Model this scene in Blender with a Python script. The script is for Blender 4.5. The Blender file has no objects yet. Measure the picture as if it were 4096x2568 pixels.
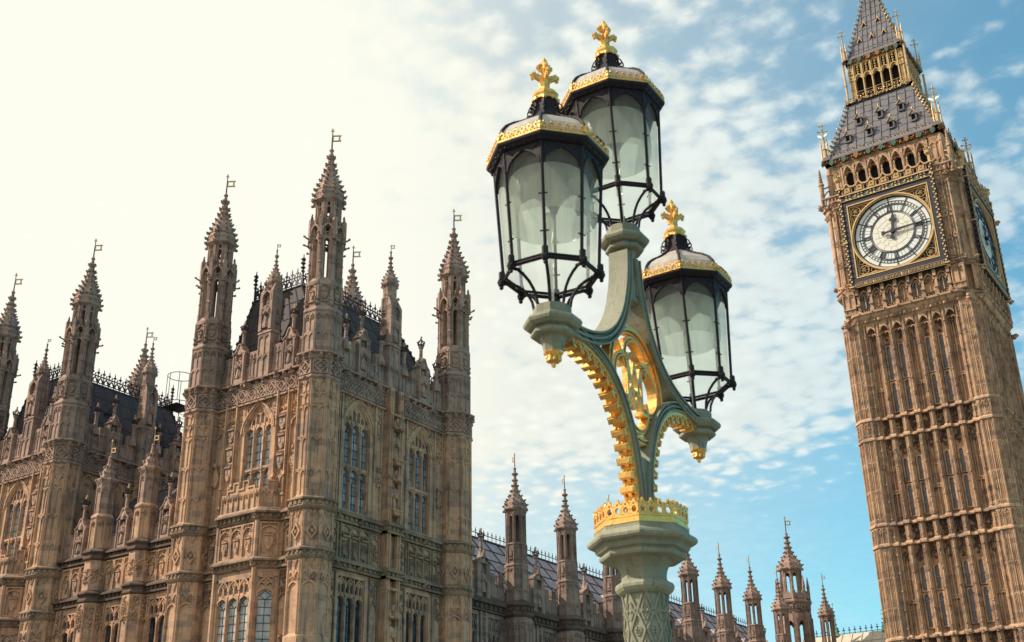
import bpy, math, random
import numpy as np
from mathutils import Vector, Matrix
R = math.radians
sc = bpy.context.scene
COL = sc.collection
Z0 = 2.0            # all heights below are written relative to the eye, which is 2 m above the bridge pavement
X3 = np.array([1., 0, 0]); Y3 = np.array([0, 1., 0]); Z3 = np.array([0, 0, 1.])

# ------------------------------------------------------------------ camera
cam = bpy.data.cameras.new('camera'); co = bpy.data.objects.new('camera', cam); COL.objects.link(co)
cam.sensor_width = 36; cam.lens = 42.451; cam.clip_start = .1; cam.clip_end = 6000
r_ = Vector((.8232134, .5675272, -.0152483)); u_ = Vector((.2447147, -.3304741, .9115380)); f_ = Vector((-.5122835, .7541218, .4109330))
m = Matrix((r_, u_, -f_)).transposed().to_4x4(); m.translation = Vector((26.4675, -109.1859, Z0)); co.matrix_world = m
sc.camera = co
cam.dof.use_dof = True; cam.dof.focus_distance = 75; cam.dof.aperture_fstop = 8
# ------------------------------------------------------------------ light
SUN_AZ = math.atan2(-.545, -.838)      # direction towards the sun in the x-y plane (x = north, y = west)
SUN_EL = R(40)
sv = Vector((math.cos(SUN_AZ)*math.cos(SUN_EL), math.sin(SUN_AZ)*math.cos(SUN_EL), math.sin(SUN_EL)))
sl = bpy.data.lights.new('sun', 'SUN'); sl.energy = 4.4; sl.angle = R(.6); sl.color = (1, .88, .72)
so = bpy.data.objects.new('sun', sl); COL.objects.link(so); so.rotation_euler = sv.to_track_quat('Z', 'Y').to_euler()
so.location = (0, 0, 200)
sc.view_settings.view_transform = 'Standard'; sc.view_settings.look = 'None'; sc.view_settings.gamma = 1
sc.view_settings.exposure = 0.45
sc.render.engine = 'CYCLES'
sc.cycles.max_bounces = 8; sc.cycles.diffuse_bounces = 3; sc.cycles.glossy_bounces = 3; sc.cycles.transmission_bounces = 6; sc.cycles.transparent_max_bounces = 12
sc.cycles.use_denoising = True

class NT:
    def __init__(s, nt): s.nt = nt; nt.nodes.clear()
    def n(s, t, **kw):
        nd = s.nt.nodes.new(t)
        for k, v in kw.items():
            if k.startswith('i_'):
                key = k[2:]; key = int(key) if key.isdigit() else key
                nd.inputs[key].default_value = v
            else: setattr(nd, k, v)
        return nd
    def l(s, a, b): s.nt.links.new(a, b)
    def math(s, op, a, b=None, clamp=False):
        nd = s.n('ShaderNodeMath', operation=op, use_clamp=clamp)
        for i, v in enumerate((a, b)):
            if v is None: continue
            if isinstance(v, (int, float)): nd.inputs[i].default_value = v
            else: s.l(v, nd.inputs[i])
        return nd.outputs[0]
    def mr(s, v, a, b, c=0., d=1., smooth=False):
        nd = s.n('ShaderNodeMapRange'); nd.interpolation_type = 'SMOOTHSTEP' if smooth else 'LINEAR'
        s.l(v, nd.inputs[0])
        for i, x in zip((1, 2, 3, 4), (a, b, c, d)): nd.inputs[i].default_value = x
        return nd.outputs[0]
    def mix(s, f, a, b, mode='MIX'):
        nd = s.n('ShaderNodeMix', data_type='RGBA', blend_type=mode)
        for i, v in ((0, f), (6, a), (7, b)):
            if isinstance(v, (int, float)): nd.inputs[i].default_value = v
            elif isinstance(v, tuple): nd.inputs[i].default_value = (*v[:3], 1)
            else: s.l(v, nd.inputs[i])
        return nd.outputs[2]
    def noise(s, vec, scale, detail=3, rough=.55):
        nd = s.n('ShaderNodeTexNoise', i_Scale=scale, i_Detail=detail, i_Roughness=rough)
        if vec is not None: s.l(vec, nd.inputs['Vector'])
        return nd.outputs[0]

w = bpy.data.worlds.new('World'); sc.world = w; w.use_nodes = True
t = NT(w.node_tree)
sky = t.n('ShaderNodeTexSky', sky_type='NISHITA'); sky.sun_disc = False; sky.sun_elevation = SUN_EL
sky.sun_rotation = math.atan2(sv.x, sv.y); sky.air_density = 1.0; sky.dust_density = .7; sky.ozone_density = 2.0
geo = t.n('ShaderNodeTexCoord'); d = geo.outputs['Generated']
sx = t.n('ShaderNodeSeparateXYZ'); t.l(d, sx.inputs[0])
zz = t.math('ADD', t.math('MAXIMUM', sx.outputs[2], 0.0), .12)
cx = t.n('ShaderNodeCombineXYZ'); t.l(t.math('DIVIDE', sx.outputs[0], zz), cx.inputs[0]); t.l(t.math('DIVIDE', sx.outputs[1], zz), cx.inputs[1])
P = cx.outputs[0]
def dot(v):
    nd = t.n('ShaderNodeVectorMath', operation='DOT_PRODUCT'); t.l(d, nd.inputs[0]); nd.inputs[1].default_value = v; return nd.outputs['Value']
dsun = dot(tuple(sv)); dleft = dot((-.838, -.545, 0.0))
n1 = t.noise(P, 1.9, 4, .55); n2 = t.noise(P, 24.0, 4, .55); n3 = t.noise(P, 6.5, 4, .5)
wv = t.n('ShaderNodeVectorMath', operation='ADD'); t.l(P, wv.inputs[0])
wn = t.n('ShaderNodeTexNoise', i_Scale=14.0, i_Detail=3.0); t.l(P, wn.inputs['Vector'])
ws = t.n('ShaderNodeVectorMath', operation='SCALE', i_3=.045); t.l(wn.outputs['Color'], ws.inputs[0]); t.l(ws.outputs[0], wv.inputs[1])
vo = t.n('ShaderNodeTexVoronoi', feature='SMOOTH_F1', i_Scale=25.0, i_Smoothness=.5); t.l(wv.outputs[0], vo.inputs['Vector'])
puff = t.math('SUBTRACT', .95, vo.outputs['Distance'])
cen = lambda n, k: t.math('MULTIPLY', t.math('SUBTRACT', n, .5), k)
cov = t.math('ADD', cen(n1, 1.7), cen(n2, 1.5))
cov = t.math('ADD', cov, cen(n3, 1.1))
cov = t.math('ADD', cov, cen(puff, .95))
cov = t.math('ADD', cov, t.math('MULTIPLY', dleft, 1.45))
cov = t.math('ADD', cov, t.mr(sx.outputs[2], .20, .34, -1.05, .0, True))
cov = t.math('ADD', cov, t.mr(sx.outputs[2], .50, .66, 0, -.30, True))
cov = t.math('ADD', cov, t.math('MULTIPLY', t.mr(sx.outputs[2], .27, .35, 0, .36, True), t.mr(sx.outputs[2], .42, .56, 1, 0, True)))
mask = t.math('MULTIPLY', t.mr(cov, -.70, .08, 0.0, 1.0, True), t.mr(dleft, -.46, -.16, .5, 1.0))
veil = t.math('POWER', t.mr(t.math('ADD', dleft, cen(n1, .25)), -.62, .15, 0., 1.), 2.0)

mask = t.math('SUBTRACT', 1.0, t.math('MULTIPLY', t.math('SUBTRACT', 1.0, t.math('MULTIPLY', mask, .92)), t.math('SUBTRACT', 1.0, veil)))
glow = t.mr(dleft, -.30, .12, .0, 1.0, True)
cc = t.mix(glow, (.76, .845, .83), (.905, .905, .80))
shade = t.mr(t.math('ADD', cen(n2, .6), cen(puff, .5)), -.15, .25, .90, 1.02)
shade = t.math('MAXIMUM', shade, t.mr(glow, .6, 1., .8, 1.0))
cmul = t.n('ShaderNodeVectorMath', operation='SCALE'); t.l(cc, cmul.inputs[0]); t.l(shade, cmul.inputs[3])
skc = t.n('ShaderNodeVectorMath', operation='MULTIPLY'); t.l(sky.outputs[0], skc.inputs[0]); skc.inputs[1].default_value = (.086, .192, .176)
fin = t.mix(mask, skc.outputs[0], cmul.outputs[0])
bg = t.n('ShaderNodeBackground', i_Strength=.80); t.l(fin, bg.inputs[0])
ow = t.n('ShaderNodeOutputWorld'); t.l(bg.outputs[0], ow.inputs[0])

# ------------------------------------------------------------------ materials
def newmat(name):
    m = bpy.data.materials.new(name); m.use_nodes = True
    return m, NT(m.node_tree)
def finish(t, col, rough=.8, metal=0., bump=None, bstr=.3, bdist=.05, spec=.3):
    p = t.n('ShaderNodeBsdfPrincipled'); o = t.n('ShaderNodeOutputMaterial'); t.l(p.outputs[0], o.inputs[0])
    if isinstance(col, tuple): p.inputs['Base Color'].default_value = (*col, 1)
    else: t.l(col, p.inputs['Base Color'])
    if isinstance(rough, (int, float)): p.inputs['Roughness'].default_value = rough
    else: t.l(rough, p.inputs['Roughness'])
    p.inputs['Metallic'].default_value = metal; p.inputs['Specular IOR Level'].default_value = spec
    if bump is not None:
        b = t.n('ShaderNodeBump', i_Strength=bstr, i_Distance=bdist); t.l(bump, b.inputs['Height']); t.l(b.outputs[0], p.inputs['Normal'])
    return p
def pos(t): return t.n('ShaderNodeNewGeometry').outputs['Position']
def wallvec(t, su=1., sz=1.):
    s = t.n('ShaderNodeSeparateXYZ'); t.l(pos(t), s.inputs[0])
    c = t.n('ShaderNodeCombineXYZ'); t.l(t.math('MULTIPLY', t.math('ADD', s.outputs[0], s.outputs[1]), su), c.inputs[0]); t.l(t.math('MULTIPLY', s.outputs[2], sz), c.inputs[1])
    return c.outputs[0]
def scaled(t, v):
    nd = t.n('ShaderNodeVectorMath', operation='MULTIPLY'); t.l(pos(t), nd.inputs[0]); nd.inputs[1].default_value = v; return nd.outputs[0]
def stone(name, base, dark, warm, soot=.55, bw=.9, bh=.36, sootc=(.05, .036, .036), detail=1.0):
    m, t = newmat(name)
    br = t.n('ShaderNodeTexBrick', i_Scale=1.0); t.l(wallvec(t), br.inputs['Vector'])
    br.inputs['Brick Width'].default_value = bw; br.inputs['Row Height'].default_value = bh; br.inputs['Mortar Size'].default_value = .012
    br.inputs['Color1'].default_value = (0, 0, 0, 1); br.inputs['Color2'].default_value = (1, 1, 1, 1); br.inputs['Mortar'].default_value = (.3, .3, .3, 1)
    br.inputs['Bias'].default_value = 0
    bs = t.n('ShaderNodeSeparateColor'); t.l(br.outputs['Color'], bs.inputs[0]); bv = bs.outputs[0]
    c = t.mix(t.mr(bv, .0, 1.), base, warm)
    c = t.mix(t.math('MULTIPLY', t.mr(bv, .76, .86), .58), c, dark)                 # the odd greyer replaced block
    big = t.noise(pos(t), .35, 4, .6)
    c = t.mix(t.mr(big, .42, .68, 0, .5, True), c, dark)
    st = t.noise(scaled(t, (3.2, 3.2, .32)), 1.0, 4, .6)
    c = t.mix(t.mr(st, .48, .75, 0, soot, True), c, sootc)
    fine = t.noise(pos(t), 9.0, 5, .65)
    mo = t.noise(pos(t), 2.2, 4, .6)
    c = t.mix(t.mr(mo, .5, .78, 0, soot*.9, True), c, sootc)
    c = t.mix(.55, c, t.mix(1.0, c, t.mix(fine, (.45, .45, .45), (1.5, 1.5, 1.5)), 'MULTIPLY'))
    h = t.math('ADD', t.math('MULTIPLY', fine, .6), t.math('MULTIPLY', br.outputs['Fac'], -.5))
    finish(t, c, .88, 0, h, .55*detail, .05, .15)
    return m
M = {}
M['stone'] = stone('honey_limestone', (.55, .33, .21), (.25, .175, .15), (.63, .39, .25), .62)
M['stone_grey'] = stone('weathered_limestone', (.38, .255, .205), (.18, .13, .118), (.46, .31, .24), .55)
M['stone_tower'] = stone('clock_tower_limestone', (.48, .30, .19), (.19, .13, .108), (.58, .385, .25), .72, .7, .42)
M['stone_mid'] = stone('carved_soot_and_shade_limestone', (.30, .205, .14), (.15, .11, .09), (.36, .25, .17), .6)  # darkened base paints recess shade into carving and strings, besides the soot
M['stone_dark'] = stone('shade_and_soot_dark_limestone', (.125, .085, .068), (.07, .05, .045), (.17, .12, .09), .6)  # near-black base puts underside and recess shade into the sooty stone
M['stone_range'] = stone('grey_brown_limestone', (.31, .215, .18), (.15, .108, .10), (.39, .275, .22), .5)
def simple(name, col, rough=.5, metal=0., nscale=12, var=.35, bstr=.15, bdist=.01, spec=.4):
    m, t = newmat(name)
    n = t.noise(pos(t), nscale, 4, .6)
    c = t.mix(n, tuple(x*(1-var) for x in col), tuple(min(1, x*(1+var)) for x in col))
    finish(t, c, rough, metal, n, bstr, bdist, spec); return m
def gilding():
    m, t = newmat('gilding'); n = t.noise(pos(t), 30, 4, .6); w_ = t.noise(pos(t), 14, 5, .7)
    c = t.mix(n, (.72, .39, .10), (.98, .60, .19)); c = t.mix(t.mr(w_, .56, .70, 0, .7, True), c, (.30, .15, .05))
    finish(t, c, t.mr(w_, .4, .7, .28, .6), .7, t.math('ADD', n, w_), .4, .006, .4); return m
M['gold'] = gilding()
M['gold_far'] = simple('weathered_gilding', (.50, .34, .165), .45, .3, 3, .45, .3, .03)
M['iron'] = simple('cast_iron_cresting', (.045, .03, .036), .6, .2, 5, .5)
M['black'] = simple('black_lantern_paint', (.022, .015, .020), .55, .0, 40, .5, .4, .004, .2)
def green_paint():
    m, t = newmat('grey_green_lamp_paint')
    n = t.noise(pos(t), 6, 4, .6); n2 = t.noise(scaled(t, (60, 60, 9)), 1.0, 4, .6); n3 = t.noise(pos(t), 120, 3, .6)
    c = t.mix(t.mr(n, .35, .65), (.23, .228, .165), (.32, .31, .23))
    c = t.mix(t.mr(n2, .52, .74, 0, .5, True), c, (.075, .082, .07))
    c = t.mix(t.mr(n3, .62, .68, 0, .6, True), c, (.08, .06, .045))
    dr = t.noise(scaled(t, (34, 34, 2.2)), 1.0, 5, .65)
    c = t.mix(t.mr(dr, .60, .74, 0, .6, True), c, (.15, .085, .045)); ch = t.noise(pos(t), 17, 5, .7)
    c = t.mix(t.mr(ch, .58, .72, 0, .5, True), c, (.40, .40, .32))
    finish(t, c, t.mr(n, .3, .7, .42, .66), 0, t.math('ADD', t.math('ADD', n3, n2), ch), .4, .003, .15); return m
M['green'] = green_paint()
M['slate'] = None
def roofmat(name, base, lite, bh=.9):
    m, t = newmat(name)
    n = t.noise(pos(t), .8, 5, .62); n2 = t.noise(pos(t), 6, 4, .6); st = t.noise(scaled(t, (2.5, 2.5, .3)), 1., 4)
    c = t.mix(n, base, lite); c = t.mix(t.mr(st, .45, .75, 0, .45, True), c, tuple(x*.55 for x in base))
    c = t.mix(.5, c, t.mix(1.0, c, t.mix(n2, (.5, .5, .5), (1.5, 1.5, 1.5)), 'MULTIPLY'))
    finish(t, c, .72, 0, n2, .3, .03, .2); return m
M['roof_dark'] = roofmat('dark_iron_roof_tiles', (.052, .043, .047), (.095, .08, .085))
M['roof_tower'] = roofmat('grey_iron_roof_tiles', (.115, .108, .125), (.21, .197, .215))
M['roof_range'] = roofmat('weathered_range_roof_tiles', (.38, .30, .32), (.52, .43, .44))
M['roof_pale'] = roofmat('pale_range_roof_tiles', (.5, .42, .33), (.66, .57, .45))
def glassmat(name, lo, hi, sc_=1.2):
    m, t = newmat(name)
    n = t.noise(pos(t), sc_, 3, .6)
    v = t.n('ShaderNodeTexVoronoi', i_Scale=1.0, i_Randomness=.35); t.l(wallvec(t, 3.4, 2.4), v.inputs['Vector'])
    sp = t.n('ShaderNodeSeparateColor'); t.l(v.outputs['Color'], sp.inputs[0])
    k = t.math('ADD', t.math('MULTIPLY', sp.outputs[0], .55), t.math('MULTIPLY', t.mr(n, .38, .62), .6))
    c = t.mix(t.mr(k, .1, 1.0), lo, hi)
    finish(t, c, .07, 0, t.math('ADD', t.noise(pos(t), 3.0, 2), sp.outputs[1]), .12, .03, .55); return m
M['pane_light'] = glassmat('sky_painted_leaded_glass', (.24, .26, .29), (.52, .54, .54))  # pale base colour stands for the bright sky reflected in the panes
M['pane_mid'] = glassmat('sky_tinted_leaded_glass', (.12, .11, .13), (.36, .345, .36))  # mid-grey base colour stands for a weaker sky reflection
M['pane_tower'] = glassmat('slate_grey_lancet_glass', (.04, .04, .055), (.10, .10, .125))
M['pane_dark'] = glassmat('dark_leaded_glass', (.012, .012, .02), (.06, .06, .075))
M['lead'] = simple('window_lead', (.02, .018, .026), .6, 0, 8, .3)
M['void'] = simple('dark_interior', (.01, .008, .01), .95, 0, 3, .2)
M['dial'] = simple('opal_dial_glass', (.66, .68, .67), .3, 0, 2, .08)
M['dial_centre'] = simple('opal_centre_glass', (.67, .66, .60), .35, 0, 3, .12)
M['navy'] = simple('dark_blue_dial_iron', (.018, .016, .028), .5, 0, 6, .4)
M['enamel'] = simple('green_shield_enamel', (.03, .085, .06), .5, 0, 6, .4)
M['copper'] = simple('brown_gilt_carving', (.22, .10, .035), .6, .2, 6, .6, .6, .05)
M['verdigris'] = simple('verdigris_copper', (.27, .42, .33), .7, 0, 8, .3)
M['white'] = simple('white_carved_bird', (.8, .78, .7), .6, 0, 8, .1)
def frosted(name, tint, trans=.30, diff=.5):
    m, t = newmat(name)
    v = t.noise(scaled(t, (30, 30, 4)), 1., 4, .6); n2 = t.noise(pos(t), 220, 2, .6)
    c = t.mix(t.mr(v, .35, .65), tuple(x*.8 for x in tint), tint)
    a = t.n('ShaderNodeBsdfTranslucent'); t.l(c, a.inputs[0]); b = t.n('ShaderNodeBsdfDiffuse'); t.l(c, b.inputs[0])
    tr = t.n('ShaderNodeBsdfTransparent'); tr.inputs[0].default_value = (*tint, 1); g = t.n('ShaderNodeBsdfGlossy', i_Roughness=.18)
    bp = t.n('ShaderNodeBump', i_Strength=.25, i_Distance=.002); t.l(n2, bp.inputs['Height']); t.l(bp.outputs[0], g.inputs['Normal'])
    m1 = t.n('ShaderNodeMixShader', i_0=diff); t.l(a.outputs[0], m1.inputs[1]); t.l(b.outputs[0], m1.inputs[2])
    m2 = t.n('ShaderNodeMixShader', i_0=trans); t.l(m1.outputs[0], m2.inputs[1]); t.l(tr.outputs[0], m2.inputs[2])
    fr = t.n('ShaderNodeFresnel', i_IOR=1.4)
    m3 = t.n('ShaderNodeMixShader'); t.l(t.math('MULTIPLY', fr.outputs[0], .35), m3.inputs[0]); t.l(m2.outputs[0], m3.inputs[1]); t.l(g.outputs[0], m3.inputs[2])
    o = t.n('ShaderNodeOutputMaterial'); t.l(m3.outputs[0], o.inputs[0]); return m
M['frost'] = frosted('frosted_green_lantern_glass', (.97, 1.0, .93), .80, .15)
M['frost_top'] = frosted('frosted_dome_glass', (.86, .82, .78), .2, .6)
M['bowl'] = frosted('milky_reflector_bowl', (.95, .96, .93), .52, .3)

# ------------------------------------------------------------------ mesh kit
class MB:
    def __init__(s): s.v = []; s.f = []; s.k = 0
    def add(s, vs, fs):
        k = s.k; s.v.extend([tuple(map(float, v)) for v in vs]); s.k += len(vs)
        s.f.extend([tuple(i+k for i in f) for f in fs])
class F:
    """a drawing plane: u to the right, v up, n towards the viewer"""
    def __init__(s, o, u, n, v=None):
        s.o = np.array(o, float); s.u = np.array(u, float); s.n = np.array(n, float); s.v = Z3 if v is None else np.array(v, float)
    def P(s, u, z, d): return s.o + s.u*u + s.v*z + s.n*d
    def at(s, u=0, z=0, d=0): return F(s.P(u, z, d), s.u, s.n, s.v)
BOXF = [(0,3,2,1),(4,5,6,7),(0,1,5,4),(1,2,6,5),(2,3,7,6),(3,0,4,7)]
def bx(mb, f, u0, u1, z0, z1, d0, d1):
    mb.add([f.P(u0,z0,d0),f.P(u1,z0,d0),f.P(u1,z0,d1),f.P(u0,z0,d1),f.P(u0,z1,d0),f.P(u1,z1,d0),f.P(u1,z1,d1),f.P(u0,z1,d1)], BOXF)
def frus(mb, f, u0, u1, z0, z1, d0, d1, iu, idd):
    """box whose top is inset (a weathered ledge or a pyramid cap)"""
    mb.add([f.P(u0,z0,d0),f.P(u1,z0,d0),f.P(u1,z0,d1),f.P(u0,z0,d1),f.P(u0+iu,z1,d0),f.P(u1-iu,z1,d0),f.P(u1-iu,z1,d1-idd),f.P(u0+iu,z1,d1-idd)], BOXF)
def ext(mb, f, pts, d0, d1):
    n = len(pts); a = [f.P(u,z,d0) for u,z in pts]+[f.P(u,z,d1) for u,z in pts]
    fs = [tuple(range(n-1,-1,-1)), tuple(range(n,2*n))]+[(i,(i+1)%n,n+(i+1)%n,n+i) for i in range(n)]
    mb.add(a, fs)
def bar(mb, f, pts, w, d0, d1, closed=False):
    p = np.array(pts, float); n = len(p); L = []; Rr = []
    for i in range(n):
        if closed: a, b, c = p[i-1], p[i], p[(i+1)%n]
        else: a, b, c = p[max(i-1,0)], p[i], p[min(i+1,n-1)]
        t1 = b-a; t2 = c-b
        if not closed and i == 0: t1 = t2
        if not closed and i == n-1: t2 = t1
        t1 = t1/(np.linalg.norm(t1)+1e-9); t2 = t2/(np.linalg.norm(t2)+1e-9)
        tt = t1+t2; tt = tt/(np.linalg.norm(tt)+1e-9); nn = np.array([-tt[1], tt[0]])
        k = w/2/max(.45, abs(nn @ np.array([-t1[1], t1[0]])))
        L.append(b+nn*k); Rr.append(b-nn*k)
    vs = []
    for i in range(n): vs += [f.P(*L[i],d0), f.P(*L[i],d1), f.P(*Rr[i],d1), f.P(*Rr[i],d0)]
    fs = []
    for i in range(n if closed else n-1):
        a = 4*i; b = 4*((i+1)%n)
        for j in range(4): fs.append((a+j, b+j, b+(j+1)%4, a+(j+1)%4))
    if not closed: fs += [(0,1,2,3), (4*n-1,4*n-2,4*n-3,4*n-4)]
    mb.add(vs, fs)
def course(mb, plan, prof, closed=False):
    """sweep a moulding profile [(out, z)] along a plan path; out is to the right of travel"""
    p = np.array(plan, float); n = len(p); vs = []
    for i in range(n):
        if closed: a, b, c = p[i-1], p[i], p[(i+1)%n]
        else: a, b, c = p[max(i-1,0)], p[i], p[min(i+1,n-1)]
        t1 = b-a; t2 = c-b
        if not closed and i == 0: t1 = t2
        if not closed and i == n-1: t2 = t1
        t1 = t1/(np.linalg.norm(t1)+1e-9); t2 = t2/(np.linalg.norm(t2)+1e-9)
        n1 = np.array([t1[1], -t1[0]]); n2 = np.array([t2[1], -t2[0]]); nn = n1+n2; nn = nn/(np.linalg.norm(nn)+1e-9)
        k = 1/max(.5, nn@n1)
        for o, z in prof: vs.append((b[0]+nn[0]*o*k, b[1]+nn[1]*o*k, z))
    q = len(prof); fs = []
    for i in range(n if closed else n-1):
        a = i*q; b = ((i+1)%n)*q
        for j in range(q-1): fs.append((a+j, b+j, b+j+1, a+j+1))
        fs.append((a+q-1, b+q-1, b, a))
    if not closed: fs += [tuple(range(q)), tuple(range((n-1)*q+q-1, (n-1)*q-1, -1))]
    mb.add(vs, fs)
def lathe(mb, c, prof, n=8, rot=None, axis=None, cap=True):
    """prof: [(radius, z)] n-gon rings; rot None = flats aligned to the axes for n=8"""
    rot = math.pi/n if rot is None else rot
    vs = []
    for r, z in prof:
        for k in range(n):
            a = rot+2*math.pi*k/n; vs.append((c[0]+r*math.cos(a), c[1]+r*math.sin(a), c[2]+z))
    fs = []
    for i in range(len(prof)-1):
        for k in range(n): fs.append((i*n+k, i*n+(k+1)%n, (i+1)*n+(k+1)%n, (i+1)*n+k))
    if cap: fs += [tuple(range(n-1,-1,-1)), tuple(range((len(prof)-1)*n, len(prof)*n))]
    mb.add(vs, fs)
C8 = 1/math.cos(math.pi/8)
def octa(mb, c, prof): lathe(mb, c, [(a/2*C8, z) for a, z in prof], 8)     # prof: [(across flats, z)]
def lump(mb, c, r, seed=0, sq=(1,1,1), n=6, jag=.3):
    rnd = random.Random(seed*7919+13); vs = []; rows = 4
    vs.append((c[0], c[1], c[2]-r*sq[2]))
    for i in range(1, rows):
        ph = -math.pi/2+math.pi*i/rows
        for k in range(n):
            a = 2*math.pi*(k+.5*(i%2))/n; q = r*(1+rnd.uniform(-jag, jag))
            vs.append((c[0]+q*sq[0]*math.cos(ph)*math.cos(a), c[1]+q*sq[1]*math.cos(ph)*math.sin(a), c[2]+q*sq[2]*math.sin(ph)))
    vs.append((c[0], c[1], c[2]+r*sq[2])); T = len(vs)-1; fs = []
    for k in range(n): fs.append((0, 1+(k+1)%n, 1+k)); fs.append((T, T-n+k, T-n+(k+1)%n))
    for i in range(rows-2):
        for k in range(n): fs.append((1+i*n+k, 1+i*n+(k+1)%n, 1+(i+1)*n+(k+1)%n, 1+(i+1)*n+k))
    mb.add(vs, fs)
def tube(mb, pts, r, n=6, r1=None):
    p = [np.array(q, float) for q in pts]; m_ = len(p); vs = []
    ref = np.array([0, 0, 1.])
    t0 = p[1]-p[0]; t0 = t0/np.linalg.norm(t0)
    if abs(t0@ref) > .95: ref = np.array([1., 0, 0])
    for i in range(m_):
        tt = p[min(i+1, m_-1)]-p[max(i-1, 0)]; tt = tt/(np.linalg.norm(tt)+1e-9)
        a = np.cross(tt, ref); a = a/(np.linalg.norm(a)+1e-9); b = np.cross(tt, a)
        rr = r if r1 is None else r+(r1-r)*i/(m_-1)
        for k in range(n): vs.append(p[i]+rr*(a*math.cos(2*math.pi*k/n)+b*math.sin(2*math.pi*k/n)))
    fs = [(i*n+k, i*n+(k+1)%n, (i+1)*n+(k+1)%n, (i+1)*n+k) for i in range(m_-1) for k in range(n)]
    fs += [tuple(range(n-1,-1,-1)), tuple(range((m_-1)*n, m_*n))]
    mb.add(vs, fs)

def empty(name, loc, label, cat, group=None):
    o = bpy.data.objects.new(name, None); COL.objects.link(o); o.location = loc; o.empty_display_size = .5
    o['label'] = label; o['category'] = cat
    if group: o['group'] = group
    return o
def wloc(o):
    v = Vector(o.location)
    while o.parent: o = o.parent; v = v+Vector(o.location)
    return v
def mesh(name, mb, mat, smooth=False, org=(0,0,0)):
    me = bpy.data.meshes.new(name)
    v = np.array(mb.v, float); v[:, 2] += Z0; v -= np.array(org, float)
    me.from_pydata(v.tolist(), [], mb.f); me.update()
    me.materials.append(M[mat] if isinstance(mat, str) else mat)
    if smooth:
        for p in me.polygons: p.use_smooth = True
    return me
def part(name, mb, mat, parent=None, smooth=False, label=None, loc=None):
    """mesh given in world x, y (z from eye level); it becomes a child of parent"""
    if not mb.v: return None
    if loc is None:
        org = wloc(parent) if parent is not None else Vector((0,0,0))
        me = mesh(name, mb, mat, smooth, tuple(org)); o = bpy.data.objects.new(name, me); COL.objects.link(o)
    else:                       # mesh written round its own origin, placed at loc (world)
        me = mesh(name, mb, mat, smooth); o = bpy.data.objects.new(name, me); COL.objects.link(o)
        o.location = Vector(loc)-(wloc(parent) if parent is not None else Vector((0,0,0)))
    if parent is not None: o.parent = parent
    if label: o['label'] = label
    return o
def clone(src, parent, loc):
    """copy a part (and its sub-parts) that was placed with loc; loc is world"""
    o = src.copy(); COL.objects.link(o); o.parent = parent; o.location = Vector(loc)-wloc(parent)
    for ch in list(src.children):
        c = ch.copy(); COL.objects.link(c); c.parent = o
    return o

# ------------------------------------------------------------------ gothic vocabulary
def arch_pts(u0, u1, zs, rise, n=6):
    """pointed arch from (u0, zs) over the apex to (u1, zs)"""
    um = (u0+u1)/2; h = (u1-u0)/2; L = []
    for i in range(n+1):
        q = i/n; L.append((u0+h*(1-math.cos(q*math.pi/2*.8))/(1-math.cos(math.pi/2*.8)), zs+rise*math.sin(q*math.pi/2*.8)/math.sin(math.pi/2*.8)))
    # flatten the shoulder so that it rises steeply first
    L = [(u0+h*(i/n)**1.75, zs+rise*(i/n)**.8) for i in range(n+1)]
    return L+[(2*um-u, z) for u, z in L[-2::-1]]
def ogee_pts(u0, u1, zs, rise, n=8):
    um = (u0+u1)/2; h = (u1-u0)/2; L = []
    for i in range(n+1):
        q = i/n; L.append((u0+h*(q-.16*math.sin(2*math.pi*q)), zs+rise*(q**.62 if q < .6 else .6**.62+(1-.6**.62)*((q-.6)/.4)**1.7)))
    return L+[(2*um-u, z) for u, z in L[-2::-1]]
def spandrels(mb, f, u0, u1, zs, ztop, rise, d0, d1, pts=None):
    a = pts or arch_pts(u0, u1, zs, rise); k = len(a)//2
    ext(mb, f, a[:k+1]+[((u0+u1)/2, ztop), (u0, ztop)], d0, d1)
    ext(mb, f, a[k:]+[(u1, ztop), ((u0+u1)/2, ztop)], d0, d1)
def heads(mb, f, u0, u1, ztop, h, n, d0, d1, m_=.05, ogee=False):
    """a row of n blind arched heads hanging from ztop"""
    w = (u1-u0)/n
    for i in range(n):
        a = u0+i*w; spandrels(mb, f, a+m_, a+w-m_, ztop-h, ztop, h*.8, d0, d1, ogee_pts(a+m_, a+w-m_, ztop-h, h*.85) if ogee else arch_pts(a+m_, a+w-m_, ztop-h, h*.8, 3))
def panel(mb, f, u0, u1, z0, z1, n, d=.06, rows=1, m_=.06, hh=.32):
    """blind tracery: uprights and cusped heads standing d proud"""
    w = (u1-u0)/n
    for i in range(n+1): bx(mb, f, u0+i*w-m_/2, u0+i*w+m_/2, z0, z1, -.02, d)
    for r in range(rows):
        zt = z1-(z1-z0)*r/rows; heads(mb, f, u0, u1, zt, hh, n, -.02, d*.9, m_/2)
        bx(mb, f, u0, u1, zt-.0, zt+.05, -.02, d*1.1)
def ring(f, u, z, r, n=8, rot=.39): return [(u+r*math.cos(rot+2*math.pi*k/n), z+r*math.sin(rot+2*math.pi*k/n)) for k in range(n)]
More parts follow.
